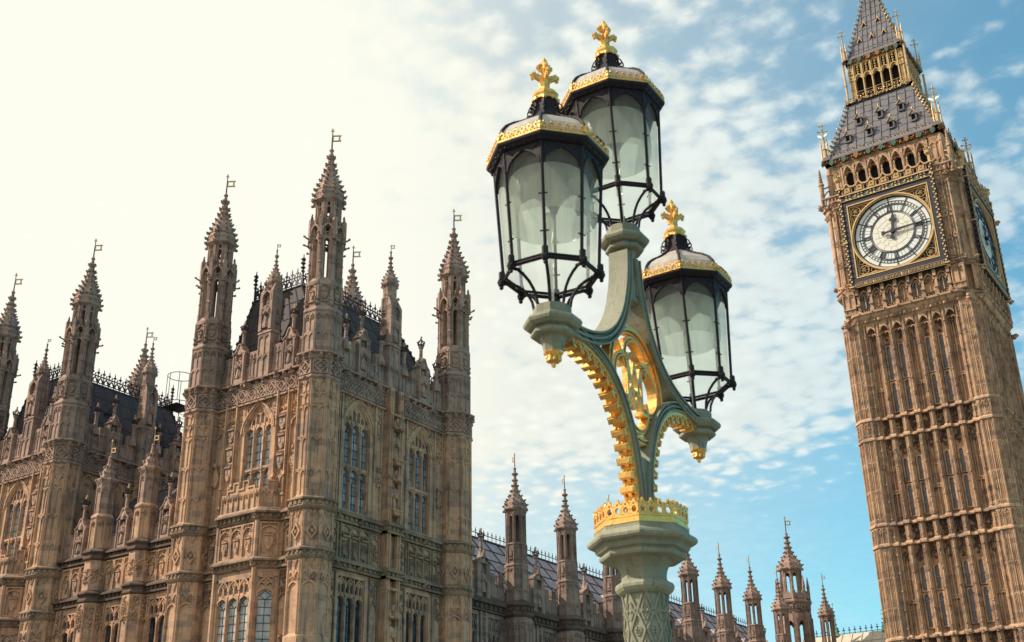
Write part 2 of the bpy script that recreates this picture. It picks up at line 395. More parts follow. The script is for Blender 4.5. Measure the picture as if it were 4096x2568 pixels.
def quatre(mb, f, u0, u1, z0, z1, d=.07, seed=0, boss=True):
    """square panel: frame, diamond, rosette, leaves in the corners"""
    w = min(u1-u0, z1-z0); uc, zc = (u0+u1)/2, (z0+z1)/2; s = w/2*.80
    bar(mb, f, [(u0+.03,z0+.03),(u1-.03,z0+.03),(u1-.03,z1-.03),(u0+.03,z1-.03)], .06, -.02, d, True)
    bar(mb, f, [(uc-s,zc),(uc,zc-s),(uc+s,zc),(uc,zc+s)], .07, -.02, d, True)
    if boss:
        c = f.P(uc, zc, .01); lump(mb, c, w*.16, seed, (1,1,1), 5)
    for a, b in ((u0+.12,z0+.12),(u1-.12,z0+.12),(u0+.12,z1-.12),(u1-.12,z1-.12)):
        ext(mb, f, [(a-.08,b-.05),(a+.08,b-.05),(a+.05,b+.08),(a-.05,b+.08)], -.02, d*.7)
def shield(mb, f, u, z, w, h, d=.1, crown=True, seed=0):
    ext(mb, f, [(u-w/2,z+h*.42),(u+w/2,z+h*.42),(u+w*.46,z-h*.1),(u+w*.2,z-h*.4),(u,z-h*.5),(u-w*.2,z-h*.4),(u-w*.46,z-h*.1)], 0, d)
    bx(mb, f, u-w*.34, u-w*.04, z-.0, z+h*.3, d, d+.03); bx(mb, f, u+w*.06, u+w*.3, z-h*.22, z+h*.0, d, d+.03)
    if crown:
        bx(mb, f, u-w*.5, u+w*.5, z+h*.46, z+h*.56, 0, d*1.5)
        for i in range(4): lump(mb, f.P(u-w*.42+w*.28*i, z+h*.66, d*.9), w*.13, seed+i, (1,1,1.2), 5)
def carving(mb, f, u0, u1, z0, z1, r, seed=0, d=.05, dens=1.0):
    """dense foliage carving"""
    rnd = random.Random(seed); n = max(2, int((u1-u0)*(z1-z0)/(r*r*3.2)*dens))
    for i in range(n):
        a = rnd.uniform(u0+r*.6, u1-r*.6); b = rnd.uniform(z0+r*.6, z1-r*.6)
        c = f.P(a, b, d*rnd.uniform(.2, 1)); lump(mb, c, r*rnd.uniform(.55, 1.0), seed*31+i, (1,1,1), 5, .4)
def gargoyle(mb, f, u, z, s=.22, seed=0):
    lump(mb, f.P(u, z, s*.5), s, seed, (1,1,.95), 6, .35); lump(mb, f.P(u, z+s*.35, s*1.35), s*.62, seed+5, (1,1,1), 6, .35)
    for e in (-1, 1): lump(mb, f.P(u+e*s*.7, z-s*.3, s*.7), s*.4, seed+9+e, (1,1,1), 5, .3)
def dentils(mb, f, u0, u1, z0, z1, d, step=.34, seed=0):
    n = max(1, int(round((u1-u0)/step))); w = (u1-u0)/n
    for i in range(n):
        c = u0+(i+.5)*w; s = min(w*.3, (z1-z0)*.42)
        bx(mb, f, c-s, c+s, (z0+z1)/2-s, (z0+z1)/2+s, -.05, d)
def statue_mb(mb, f, u, z, h, seed=0):
    c = f.P(u, z, 0); w = h*.16
    for r, a in ((1.0, 0), (1.05, .12), (.85, .35), (.95, .55), (1.0, .68), (.75, .78), (.32, .82)): pass
    lathe(mb, (c[0], c[1], c[2]), [(w*1.0,0),(w*1.08,h*.1),(w*.8,h*.42),(w*.92,h*.62),(w*1.12,h*.76),(w*.55,h*.83),(w*.34,h*.86)], 7, .3*seed)
    lump(mb, (c[0], c[1], c[2]+h*.93), h*.085, seed, (1,1,1.2), 7, .08)
    for e in (-1, 1):
        q = f.P(u+e*w*.9, z+h*.6, w*.5); lump(mb, q, h*.1, seed+e+2, (1,1,1.9), 5, .15)
    q = f.P(u+w*.2, z+h*.5, w*.95); lump(mb, q, h*.07, seed+4, (1.4,1.4,1.0), 5, .2)
def statue(parent, f, u, z, h, seed=0, mat='stone'):
    mb = MB(); statue_mb(mb, f, u, z, h, seed); s = part('statue', mb, mat, parent)
    nb = MB(); w = h*.24
    ext(nb, f, [(u-w,z-.02),(u-w*.5,z-h*.18),(u+w*.5,z-h*.18),(u+w,z-.02)], -.1, w*1.1); bx(nb, f, u-w*1.1, u+w*1.1, z-.08, z, -.1, w*1.3)
    part('pedestal', nb, mat, s)
    nb = MB()
    for e in (-1, 0, 1): ext(nb, f, [(u+e*w*.75-w*.36,z+h*1.04),(u+e*w*.75+w*.36,z+h*1.04),(u+e*w*.75,z+h*1.3)], 0, w*(1.35 if e == 0 else .9))
    bx(nb, f, u-w*1.05, u+w*1.05, z+h*1.02, z+h*1.08, -.1, w*1.15); lump(nb, f.P(u, z+h*1.34, w*.6), w*.3, seed, (1,1,1.6), 5)
    part('canopy', nb, mat, s)
    return s

def leads(mb, f, u0, u1, z0, z1, d, apex=True):
    um = (u0+u1)/2; bar(mb, f, [(um,z0),(um,z1-.5)], .028, d, d+.03)
    n = max(1, int((z1-.5-z0)/.42))
    for i in range(1, n+1): bx(mb, f, u0, u1, z0+i*(z1-.5-z0)/n-.014, z0+i*(z1-.5-z0)/n+.014, d, d+.03)
    s = (u1-u0)*.36
    bar(mb, f, [(um-s,z1-.28),(um,z1-.52),(um+s,z1-.28),(um,z1-.04)], .028, d, d+.03, True)
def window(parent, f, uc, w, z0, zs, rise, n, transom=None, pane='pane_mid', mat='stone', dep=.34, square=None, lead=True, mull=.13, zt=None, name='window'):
    """n-light traceried window filling an opening w wide from z0 to an arch springing at zs (or a square head at square)"""
    mb = MB(); u0 = uc-w/2; lw = (w-mull*(n-1))/n
    top = square if square else zs+rise
    dm0, dm1 = -dep, -dep+.2
    zh = zt if zt else zs                       # springing of the light heads
    for i in range(1, n): 
        c = u0+i*(lw+mull)-mull/2; bx(mb, f, c-mull/2, c+mull/2, z0, zh+.2, dm0, dm1); bx(mb, f, c-.03, c+.03, z0, zh+.2, dm1, dm1+.06)
    for i in range(n):
        a = u0+i*(lw+mull); b = a+lw
        hd = ogee_pts(a, b, zh-.12, .52)
        spandrels(mb, f, a, b, zh-.12, zh+.44, .5, dm0, dm1-.02, hd)
        bar(mb, f, [(x, y) for x, y in hd], .09, dm0, dm1+.02)
        if transom: 
            bx(mb, f, a-mull/2, b+mull/2, transom-.07, transom+.09, dm0, dm1+.03)
            spandrels(mb, f, a, b, transom-.36, transom-.05, .24, dm0, dm1-.02)
    # tracery above the heads: slim uprights, small lights, quatrefoil
    if square:
        zq = zh+.44
        for i in range(2*n+1): 
            c = u0+i*w/(2*n); bx(mb, f, c-.04, c+.04, zh+.3, square, dm0, dm1)
        for i in range(2*n):
            a = u0+i*w/(2*n); spandrels(mb, f, a+.04, a+w/(2*n)-.04, square-.55, square-.25, .2, dm0, dm1-.02)
        for i in range(n):
            c = u0+(i+.5)*w/n; bar(mb, f, arch_pts(c-w/(2*n)+.03, c+w/(2*n)-.03, square-.62, .6, 5), .08, dm0, dm1+.03)
            bar(mb, f, ring(f, c, square-.26, .12, 6), .05, dm0, dm1)
    else:
        A = arch_pts(u0, u0+w, zs, rise, 8)
        def zat(u):
            for (a, za), (b, zb) in zip(A[:-1], A[1:]):
                if a <= u <= b: return za+(zb-za)*(u-a)/(b-a+1e-9)
            return zs
        for i in range(1, 2*n):
            c = u0+i*w/(2*n); zz_ = zat(c)
            if zz_ > zh+.5: bx(mb, f, c-.045, c+.045, zh+.25, zz_, dm0, dm1)
        for i in range(2*n):
            a = u0+i*w/(2*n); b = a+w/(2*n); zz_ = min(zat(a+.02), zat(b-.02))-.1
            if zz_ > zh+.55: spandrels(mb, f, a+.03, b-.03, zz_-.3, zz_+.12, .22, dm0, dm1-.02)
        k = uc; bar(mb, f, ring(f, k, zs+rise-.42, .16, 8), .07, dm0, dm1+.02)
        for q in (0.16,): 
            bar(mb, f, arch_pts(u0+w*.17, u0+w*.83, zh+.3, min(rise, zs+rise-zh)-.45, 6), .08, dm0, dm1+.02)
        bar(mb, f, A, .16, -dep, -.06); 
        bar(mb, f, arch_pts(u0-.12, u0+w+.12, zs, rise+.12, 8), .11, -.12, .03)
        bar(mb, f, arch_pts(u0-.26, u0+w+.26, zs-.05, rise+.3, 8), .09, -.05, .09)
    for e in (0, 1):
        c = u0+e*w; sg = 1 if e else -1
        ztop = zs if not square else square
        bx(mb, f, min(c, c-sg*.07), max(c, c-sg*.07), z0, ztop, -dep, -.10)
    bx(mb, f, u0, u0+w, z0-.02, z0+.07, -dep, -.04)
    o = part(name, mb, mat, parent)
    g = MB(); bx(g, f, u0-.02, u0+w+.02, z0-.05, top, -dep-.05, -dep+.03); part('glass', g, pane, o)
    if lead:
        g = MB()
        for i in range(n):
            a = u0+i*(lw+mull); b = a+lw
            if transom:
                leads(g, f, a, b, z0+.05, transom-.1, -dep+.03); leads(g, f, a, b, transom+.1, zh+.2, -dep+.03)
            else: leads(g, f, a, b, z0+.05, zh+.2, -dep+.03)
        part('lead_bar', g, 'lead', o)
    return o
def wall_layer(mb, f, u0, u1, z0, z1, ops, d0=-.42, d1=0):
    """wall face with openings; ops = [(ua, ub, za, zs, rise)], those sharing ua, ub stack"""
    cols = {}
    for a, b, za, zs, ri in ops: cols.setdefault((a, b), []).append((za, zs, ri))
    u = u0
    for (a, b) in sorted(cols):
        if a > u: bx(mb, f, u, a, z0, z1, d0, d1)
        z = z0
        for za, zs, ri in sorted(cols[(a, b)]):
            bx(mb, f, a, b, z, za, d0, d1)
            if ri: spandrels(mb, f, a, b, zs, zs+ri+.01, ri, d0, d1, arch_pts(a, b, zs, ri, 8))
            z = zs+ri+(.01 if ri else 0)
        bx(mb, f, a, b, z, z1, d0, d1); u = b
    if u < u1: bx(mb, f, u, u1, z0, z1, d0, d1)
def crest(mb, a, b, z, h, step, seed=0, fine=True):
    """iron cresting along a roof ridge from a to b (x, y)"""
    a = np.array([*a, 0.]); b = np.array([*b, 0.]); L = np.linalg.norm(b-a); u = (b-a)/L; f = F(a, u, np.array([u[1], -u[0], 0])); n = max(1, int(round(L/step))); w = L/n
    bx(mb, f, 0, L, z, z+h*.06, -.03, .03); bx(mb, f, 0, L, z+h*.5, z+h*.56, -.03, .03)
    for i in range(n+1):
        c = i*w; bx(mb, f, c-h*.025, c+h*.025, z, z+h*.92, -.02, .02)
        ext(mb, f, [(c-h*.12,z+h*.74),(c,z+h*.64),(c+h*.12,z+h*.74),(c+h*.03,z+h*.8),(c,z+h*1.02),(c-h*.03,z+h*.8)], -.025, .025)
        if i < n and fine:
            m_ = c+w/2; bar(mb, f, ring(f, m_, z+h*.27, min(w*.4, h*.2), 6, 0), h*.05, -.02, .02, True)
            bar(mb, f, [(c,z+h*.06),(m_,z+h*.5)], h*.04, -.015, .015); bar(mb, f, [(c+w,z+h*.06),(m_,z+h*.5)], h*.04, -.015, .015)
            ext(mb, f, [(m_-h*.06,z+h*.6),(m_+h*.06,z+h*.6),(m_,z+h*.74)], -.02, .02)
def crockets(mb, c, prof, zs, r, n=8, seed=0, rot=None):
    rot = math.pi/n if rot is None else rot
    for j, z in enumerate(zs):
        for (r0, z0_), (r1, z1_) in zip(prof[:-1], prof[1:]):
            if z0_ <= z <= z1_: rad = r0+(r1-r0)*(z-z0_)/(z1_-z0_+1e-9); break
        else: continue
        for k in range(n):
            a = rot+2*math.pi*k/n; q = r*(.55+.45*min(1, rad/prof[0][0]+.3))
            p = (c[0]+(rad+q*.55)*math.cos(a), c[1]+(rad+q*.55)*math.sin(a), c[2]+z)
            lump(mb, p, q, seed+j*8+k, (1,1,.9), 5, .25); lump(mb, (p[0]+q*.7*math.cos(a), p[1]+q*.7*math.sin(a), p[2]+q*.5), q*.6, seed+j, (1,1,1), 4, .2)
def vane_mbs(z0, z1, flag, size, ang, fr=True):
    """pole (iron) and gilded flag with cross"""
    a = MB(); lathe(a, (0,0,0), [(size*.09,z0),(size*.05,z1)], 6)
    g = MB(); f = F((0,0,0), (math.cos(ang), math.sin(ang), 0), (math.sin(ang), -math.cos(ang), 0))
    s = size
    bar(g, f, [(.06*s,flag),(s*.75,flag),(s*.75,flag+s*.62),(.06*s,flag+s*.62)], s*.16, -.02, .02, True)
    for q in (0, .62): lump(g, f.P(s*.86, flag+q*s, 0), s*.1, 1, (1,1,1), 5)
    bx(g, f, -s*.05, s*.05, z1-.02, z1+s*.34, -.03, .03); bx(g, f, -s*.17, s*.17, z1+s*.1, z1+s*.2, -.03, .03); lump(g, (0,0,z1+s*.36), s*.08, 2, (1,1,1.3), 5)
    return a, g

def oct_faces(c, af, ks=range(8)):
    for k in ks:
        a = k*math.pi/4; n = np.array([math.cos(a), math.sin(a), 0]); u = np.array([-n[1], n[0], 0])
        yield k, F(np.array([c[0], c[1], 0])+n*af/2, u, n)
SPIRE = [(1.02,38.1),(.98,38.5),(.80,38.95),(.60,39.5),(.40,40.0),(.30,40.5),(.20,41.1)]
# ---- the big corner turret, written round x = y = 0
def turret_parts():
    S = .4142; P_ = {}
    b = MB(); g = MB()
    octa(b, (0,0,0), [(2.45,-2),(2.45,11.2),(2.2,11.4),(2.2,15.5)])
    for k, f in oct_faces((0,0), 2.2, (0,1,2,5,6,7)):
        h = 2.2*S/2
        for e in (-1, 1): bx(b, f, e*h-.07, e*h+.07, 11.3, 15.5, -.04, .07); bx(b, f, e*h-.12, e*h+.12, 11.3, 15.5, -.05, .03)
        heads(b, f, -h, h, 15.45, .55, 2, -.02, .07, .05); heads(b, f, -h, h, 14.75, .5, 2, -.02, .07, .05); bx(b, f, -.03, .03, 14.2, 15.4, -.02, .07)
        bar(b, f, ogee_pts(-h+.08, h-.08, 13.65, .62), .09, -.02, .09); carving(b, f, -h+.1, -.1, 14.1, 14.5, .07, k); carving(b, f, .1, h-.1, 14.1, 14.5, .07, k+9)
        panel(b, f, -h, h, 6, 11.2, 2, .07, 2)
        # diamond stage
        for e in (-1, 1): bx(b, f, e*h-.08, e*h+.08, 15.9, 18.15, -.04, .09)
        heads(b, f, -h, h, 18.1, .45, 2, -.02, .08, .05)
        bx(b, f, -.035, .035, 15.95, 18.1, -.02, .05)
        bar(b, f, [(0,16.45),(.26,16.85),(0,17.28),(-.26,16.85)], .085, -.02, .14, True); lump(b, f.P(0,16.86,.08), .13, k, (1,1,1), 6)
    octa(b, (0,0,0), [(2.25,15.85),(2.25,18.2)])
    for k, f in oct_faces((0,0), 2.2, (0,1,2,5,6,7)):
        h = 2.2*S/2
        for e in (-1, 1): bx(b, f, e*h-.07, e*h+.07, 18.8, 25.85, -.04, .07); bx(b, f, e*h-.13, e*h+.13, 18.8, 25.85, -.05, .03)
        bx(b, f, -.045, .045, 18.9, 25.8, -.02, .05)
        for zt in (25.75, 24.98, 24.2, 22.3, 20.4):
            heads(b, f, -h, h, zt, .34, 2, -.02, .065, .05)
            if zt > 24.1: carving(b, f, -h+.08, h-.08, zt-.12, zt+.16, .06, k+int(zt*9), .05, .8)
            else: bx(b, f, -h, h, zt-.01, zt+.06, -.02, .08)
    octa(b, (0,0,0), [(2.45,18.72),(2.2,18.98),(2.2,25.9)])
    # upper solid stage
    P_['turret'] = b
    q = MB()
    for z0_, z1_, o_ in ((15.42, 15.95, .22), (18.12, 18.75, .28)):
        octa(q, (0,0,0), [(2.3,z0_-.12),(2.3+o_,z0_),(2.3+o_*1.6,z0_+.12),(2.3+o_*1.6,z0_+.2),(2.3+o_,z1_-.2),(2.3+o_*2,z1_-.14),(2.3+o_*2,z1_-.05),(2.3,z1_+.12)])
        for k, f in oct_faces((0,0), 2.3+o_, (0,1,2,6,7)): dentils(q, f, -.5, .5, z0_+.2, z1_-.18, .12, .36)
    P_['string_course'] = q
    fz = MB(); octa(fz, (0,0,0), [(2.2,25.75),(2.5,25.9),(2.5,26.0),(2.3,26.1),(2.3,27.0),(2.4,27.05),(2.4,27.3),(2.8,27.4),(2.8,27.5),(2.25,27.62)])
    for k, f in oct_faces((0,0), 2.3, (0,1,2,5,6,7)): quatre(fz, f, -.44, .44, 26.12, 26.98, .09, k); gargoyle(fz, f, 0, 27.22, .17, k); gargoyle(fz, f, .48, 27.15, .17, k+20); lump(fz, f.P(0,25.95,.12), .1, k)
    P_['frieze'] = fz
    s2 = MB(); octa(s2, (0,0,0), [(2.12,27.5),(2.12,30.1),(2.3,30.2),(2.3,30.3),(2.0,30.55),(2.0,32.0),(2.15,32.05),(2.15,32.15),(1.9,32.4)])
    for k, f in oct_faces((0,0), 2.12):
        h = .44
        for e in (-1, 1): bx(s2, f, e*h-.06, e*h+.06, 27.6, 30.1, -.04, .05)
        bx(s2, f, -.035, .035, 27.6, 30.1, -.02, .045)
        for zt in (30.05, 28.8): heads(s2, f, -h, h, zt, .3, 2, -.02, .055, .04); bx(s2, f, -h, h, zt, zt+.05, -.02, .06)
        carving(s2, f, -h+.05, h-.05, 29.6, 30.0, .055, k+40, .04)
    for k, f in oct_faces((0,0), 2.0):
        h = .41
        for e in (-1, 1): bx(s2, f, e*h-.1, e*h+.1, 30.5, 32.05, -.04, .07); bx(s2, f, e*h-.14, e*h+.14, 30.9, 31.02, -.04, .1); bx(s2, f, e*h-.14, e*h+.14, 30.6, 30.7, -.04, .1)
        bx(s2, f, -h, h, 31.9, 32.05, -.02, .12); spandrels(s2, f, -h+.1, h-.1, 31.6, 31.95, .28, -.02, .08)
        shield(s2, f, 0, 31.2, .36, .5, .1, True, k); bx(s2, f, -.2, .2, 30.78, 30.86, -.02, .1)
    P_['panel_stage'] = s2
    # lower open lantern: 8 piers, arch heads, gablet band
    ln = MB(); rr = .93
    for k in range(8):
        a = (k+.5)*math.pi/4; n = np.array([math.cos(a), math.sin(a), 0]); f = F(n*rr, (-n[1], n[0], 0), n)
        bx(ln, f, -.205, .205, 32.2, 36.2, -.24, .07); bx(ln, f, -.11, .11, 32.2, 35.9, .07, .12); bx(ln, f, -.045, .045, 32.2, 35.9, .12, .17); frus(ln, f, -.1, .1, 33.4, 33.7, 0, .2, .03, .1)
        bx(ln, f, -.13, .13, 32.2, 32.7, 0, .18)
        # pinnacle shafts round the gablet band and the long gargoyles
        bx(ln, f, -.12, .12, 35.0, 36.5, .02, .28); 
        for j in range(4): lump(ln, f.P(0, 36.5+.13*j, .13), .12-.02*j, k*5+j, (1,1,1), 5)
        tube(ln, [f.P(0,35.1,.1), f.P(0,35.22,.52)], .07, 5, .05); lump(ln, f.P(0,35.27,.55), .09, k, (1,1,.8), 5)
        tube(ln, [f.P(.02,34.6,.1), f.P(.02,34.62,.3)], .06, 5); lump(ln, f.P(0,34.65,.32), .08, k+3, (1,1,1), 5)
        tube(ln, [f.P(0,36.1,.02), f.P(0,36.5,-.28)], .06, 4)
    for k, f in oct_faces((0,0), 1.86):
        spandrels(ln, f, -.24, .24, 34.7, 35.25, .42, -.16, .02); bar(ln, f, ring(f, 0, 35.42, .12, 6), .06, -.16, .02, True)
        bx(ln, f, -.36, -.12, 35.25, 35.95, -.16, .02); bx(ln, f, .12, .36, 35.25, 35.95, -.16, .02)
        bar(ln, f, ogee_pts(-.34, .34, 35.3, .95), .12, -.1, .2); lump(ln, f.P(0,36.3,.03), .11, k, (1,1,1.3), 6); lump(ln, f.P(0,36.5,.03), .07, k, (1,1,1.3), 5)
        for e in (-1, 1): lump(ln, f.P(e*.2, 35.85, .06), .07, k+e, (1,1,1), 5)
        bx(ln, f, -.4, .4, 32.2, 32.4, -.3, .05)
    octa(ln, (0,0,0), [(1.7,35.9),(1.75,36.0),(1.75,36.1),(1.5,36.2)])
    # upper lantern
    for k in range(8):
        a = (k+.5)*math.pi/4; n = np.array([math.cos(a), math.sin(a), 0]); f = F(n*.74, (-n[1], n[0], 0), n)
        bx(ln, f, -.165, .165, 36.1, 37.85, -.18, .06); bx(ln, f, -.05, .05, 36.1, 37.8, .07, .12)
    for k, f in oct_faces((0,0), 1.5):
        spandrels(ln, f, -.18, .18, 37.15, 37.5, .28, -.14, .0); bx(ln, f, -.3, -.07, 37.5, 37.8, -.14, 0); bx(ln, f, .07, .3, 37.5, 37.8, -.14, 0)
    octa(ln, (0,0,0), [(1.5,37.75),(1.72,37.85),(1.92,37.95),(1.92,38.1),(1.8,38.15)])
    for k in range(8):
        a = (k+.5)*math.pi/4; lump(ln, (1.06*math.cos(a), 1.06*math.sin(a), 37.95), .12, k, (1,1,.9), 5)
    P_['lantern'] = ln
    sp = MB(); lathe(sp, (0,0,0), SPIRE, 8)
    for k, f in oct_faces((0,0), 1.84):
        for j, z in enumerate((38.15, 38.5)):
            for e in (-1, 0, 1): bar(sp, f, [(e*.22-.1, z), (e*.22-.1, z+.22), (e*.22, z+.32), (e*.22+.1, z+.22), (e*.22+.1, z)], .035, -.06-.08*j, .02-.08*j)
    crockets(sp, (0,0,0), SPIRE, (38.3, 38.7, 39.1, 39.5, 39.9, 40.35, 40.8), .12, 8, 3)
    lathe(sp, (0,0,0), [(.14,41.0),(.15,41.15),(.24,41.25),(.27,41.4),(.13,41.48),(.10,41.8),(.16,41.9),(.09,42.0),(.05,42.15)], 8)
    for k in range(8): a = (k+.5)*math.pi/4; lump(sp, (.25*math.cos(a), .25*math.sin(a), 41.4), .08, k, (1,1,1), 5)
    for z in (40.35, 40.8):
        for k in range(8): a = (k+.5)*math.pi/4; lump(sp, (.3*math.cos(a)*(1.25 if z < 40.5 else .95), .3*math.sin(a)*(1.25 if z < 40.5 else .95), z), .09, k, (1,1,1), 5)
    P_['spire'] = sp
    return P_
TURRET = {}
def turret(parent, x, y, z=0., flag=.6):
    """big octagonal corner turret; its meshes are shared by every copy"""
    loc = (x, y, z)
    if not TURRET:
        P_ = turret_parts()
        o = part('turret', P_['turret'], 'stone', parent, loc=loc); TURRET['src'] = o
        for nme, mt in (('string_course', 'stone_mid'), ('frieze', 'stone_grey'), ('panel_stage', 'stone_grey'), ('lantern', 'stone_grey'), ('spire', 'stone_grey')):
            c = part(nme, P_[nme], mt, None, loc=(0,0,0)); c.parent = o; c.location = (0,0,0)
        a, g = vane_mbs(42.0, 43.3, 42.62, .62, flag)
        for nme, mb, mt in (('vane_pole', a, 'iron'), ('weather_vane', g, 'gold_far')):
            c = part(nme, mb, mt, None, loc=(0,0,0)); c.parent = o; c.location = (0,0,0)
        return o
    return clone(TURRET['src'], parent, loc)
PINN = {}
def pinnacle(parent, x, y, z, h=2.5, mat='stone_grey'):
    """slim shaft with an iron crown and a gilded tip; z is its foot, h its height"""
    if not PINN:
        b = MB(); lathe(b, (0,0,0), [(.30,-.1),(.30,.12),(.17,.5),(.14,.62),(.17,.68),(.12,.74),(.115,1.35),(.16,1.42),(.20,1.52),(.18,1.6)], 8)
        o = part('pinnacle', b, mat, parent, loc=(x,y,z)); PINN['src'] = o
        c = MB(); lathe(c, (0,0,0), [(.2,1.58),(.23,1.66),(.15,1.7)], 8)
        for k in range(8): a = k*math.pi/4; tube(c, [(.2*math.cos(a),.2*math.sin(a),1.62),(.24*math.cos(a),.24*math.sin(a),1.8),(.1*math.cos(a),.1*math.sin(a),1.98)], .028, 4); lump(c, (.24*math.cos(a),.24*math.sin(a),1.84), .05, k, (1,1,1.3), 5)
        c = part('crown', c, 'iron', None, loc=(0,0,0)); c.parent = o; c.location = (0,0,0)
        g = MB(); lump(g, (0,0,2.08), .09, 3, (1,1,1.5), 6); lump(g, (0,0,2.25), .06, 4, (1,1,1.2), 6); lump(g, (.06,0,2.2), .05, 5, (1,1,1), 5)
        c = part('gilded_tip', g, 'gold_far', None, loc=(0,0,0)); c.parent = o; c.location = (0,0,0)
        return o
    o = clone(PINN['src'], parent, (x,y,z)); return o
def spirelet(name, c, z0, af, zl, ze, zt, z1, mat, parent, loc_xy, cfg=None, vane=True, flag=.6, openings=True, lower=None):
    """slender octagonal turret: shaft from z0, open lantern from zl, eave ze, spire to zt, vane to z1"""
    b = MB(); oc = lambda prof: octa(b, (0,0,0), prof)
    oc([(af*1.08,z0),(af*1.08,zl-1.7),(af*1.16,zl-1.62),(af*1.16,zl-1.54),(af,zl-1.4),(af,zl-.1),(af*1.08,zl-.05),(af*.95,zl+.08)])
    for k, f in oct_faces((0,0), af*1.08):
        h = af*.4142/2
        for e in (-1, 1): bx(b, f, e*h-.045, e*h+.045, z0, zl-1.7, -.03, .04)
        zq = zl-1.78
        while zq > z0+.8: heads(b, f, -h, h, zq, .26, 2, -.02, .05, .03); zq -= 1.5
    for k, f in oct_faces((0,0), af):
        h = af*.4142/2; bx(b, f, -h, -h+.06, zl-1.4, zl-.1, -.02, .05); bx(b, f, h-.06, h, zl-1.4, zl-.1, -.02, .05)
        ext(b, f, [(-.11,zl-.95),(.11,zl-.95),(.11,zl-.5),(0,zl-.35),(-.11,zl-.5)], -.01, .06); bx(b, f, -.15, .15, zl-1.15, zl-1.08, -.01, .08)
    R_ = af/2*C8
    if openings:
        for k in range(8):
            a = (k+.5)*math.pi/4; n = np.array([math.cos(a), math.sin(a), 0]); f = F(n*(R_-.1), (-n[1], n[0], 0), n)
            bx(b, f, -af*.085, af*.085, zl, ze-.2, -.12, .06); bx(b, f, -.035, .035, zl, ze-.25, .06, .11)
        for k, f in oct_faces((0,0), af*.95):
            spandrels(b, f, -af*.13, af*.13, ze-.85, ze-.2, .3, -.1, 0, arch_pts(-af*.13, af*.13, ze-.85, .3, 3)); bar(b, f, ring(f, 0, ze-.38, .07, 4, 0), .04, -.1, .03, True)
    else: oc([(af*.95,zl),(af*.95,ze-.2)])
    sc_ = af/1.27
    oc([(af*.95,ze-.3),(af*1.1,ze-.2),(af*1.22,ze-.1),(af*1.22,ze),(af*1.15,ze+.06)])
    for k in range(8): a = (k+.5)*math.pi/4; lump(b, (R_*1.16*math.cos(a), R_*1.16*math.sin(a), ze-.12), .09*sc_, k, (1,1,1), 5)
    H = zt-ze; pr_ = [(R_*1.14,ze),(R_*1.08,ze+H*.15),(R_*.82,ze+H*.26),(R_*.46,ze+H*.44),(R_*.28,ze+H*.62),(R_*.17,ze+H*.84),(R_*.14,zt)]
    s = MB(); lathe(s, (0,0,0), pr_, 8)
    crockets(s, (0,0,0), pr_, [ze+H*q for q in (.1,.24,.38,.52,.68,.84)], .085*sc_, 8, 5)
    lathe(s, (0,0,0), [(R_*.14,zt-.05),(R_*.3,zt+.02),(R_*.34,zt+.12),(R_*.13,zt+.2),(R_*.11,zt+.42),(R_*.17,zt+.5),(.03,zt+.62)], 8)
    o = part(name, b, mat, parent, loc=(*loc_xy, 0))
    c_ = part('spire', s, mat, None, loc=(0,0,0)); c_.parent = o; c_.location = (0,0,0)
    if vane:
        a, g = vane_mbs(zt+.5, z1-.15, zt+.5+(z1-zt-.5)*.55, .40*sc_, flag)
        for nme, mb, mt in (('vane_pole', a, 'iron'), ('weather_vane', g, 'gold_far')):
            c_ = part(nme, mb, mt, None, loc=(0,0,0)); c_.parent = o; c_.location = (0,0,0)
    return o

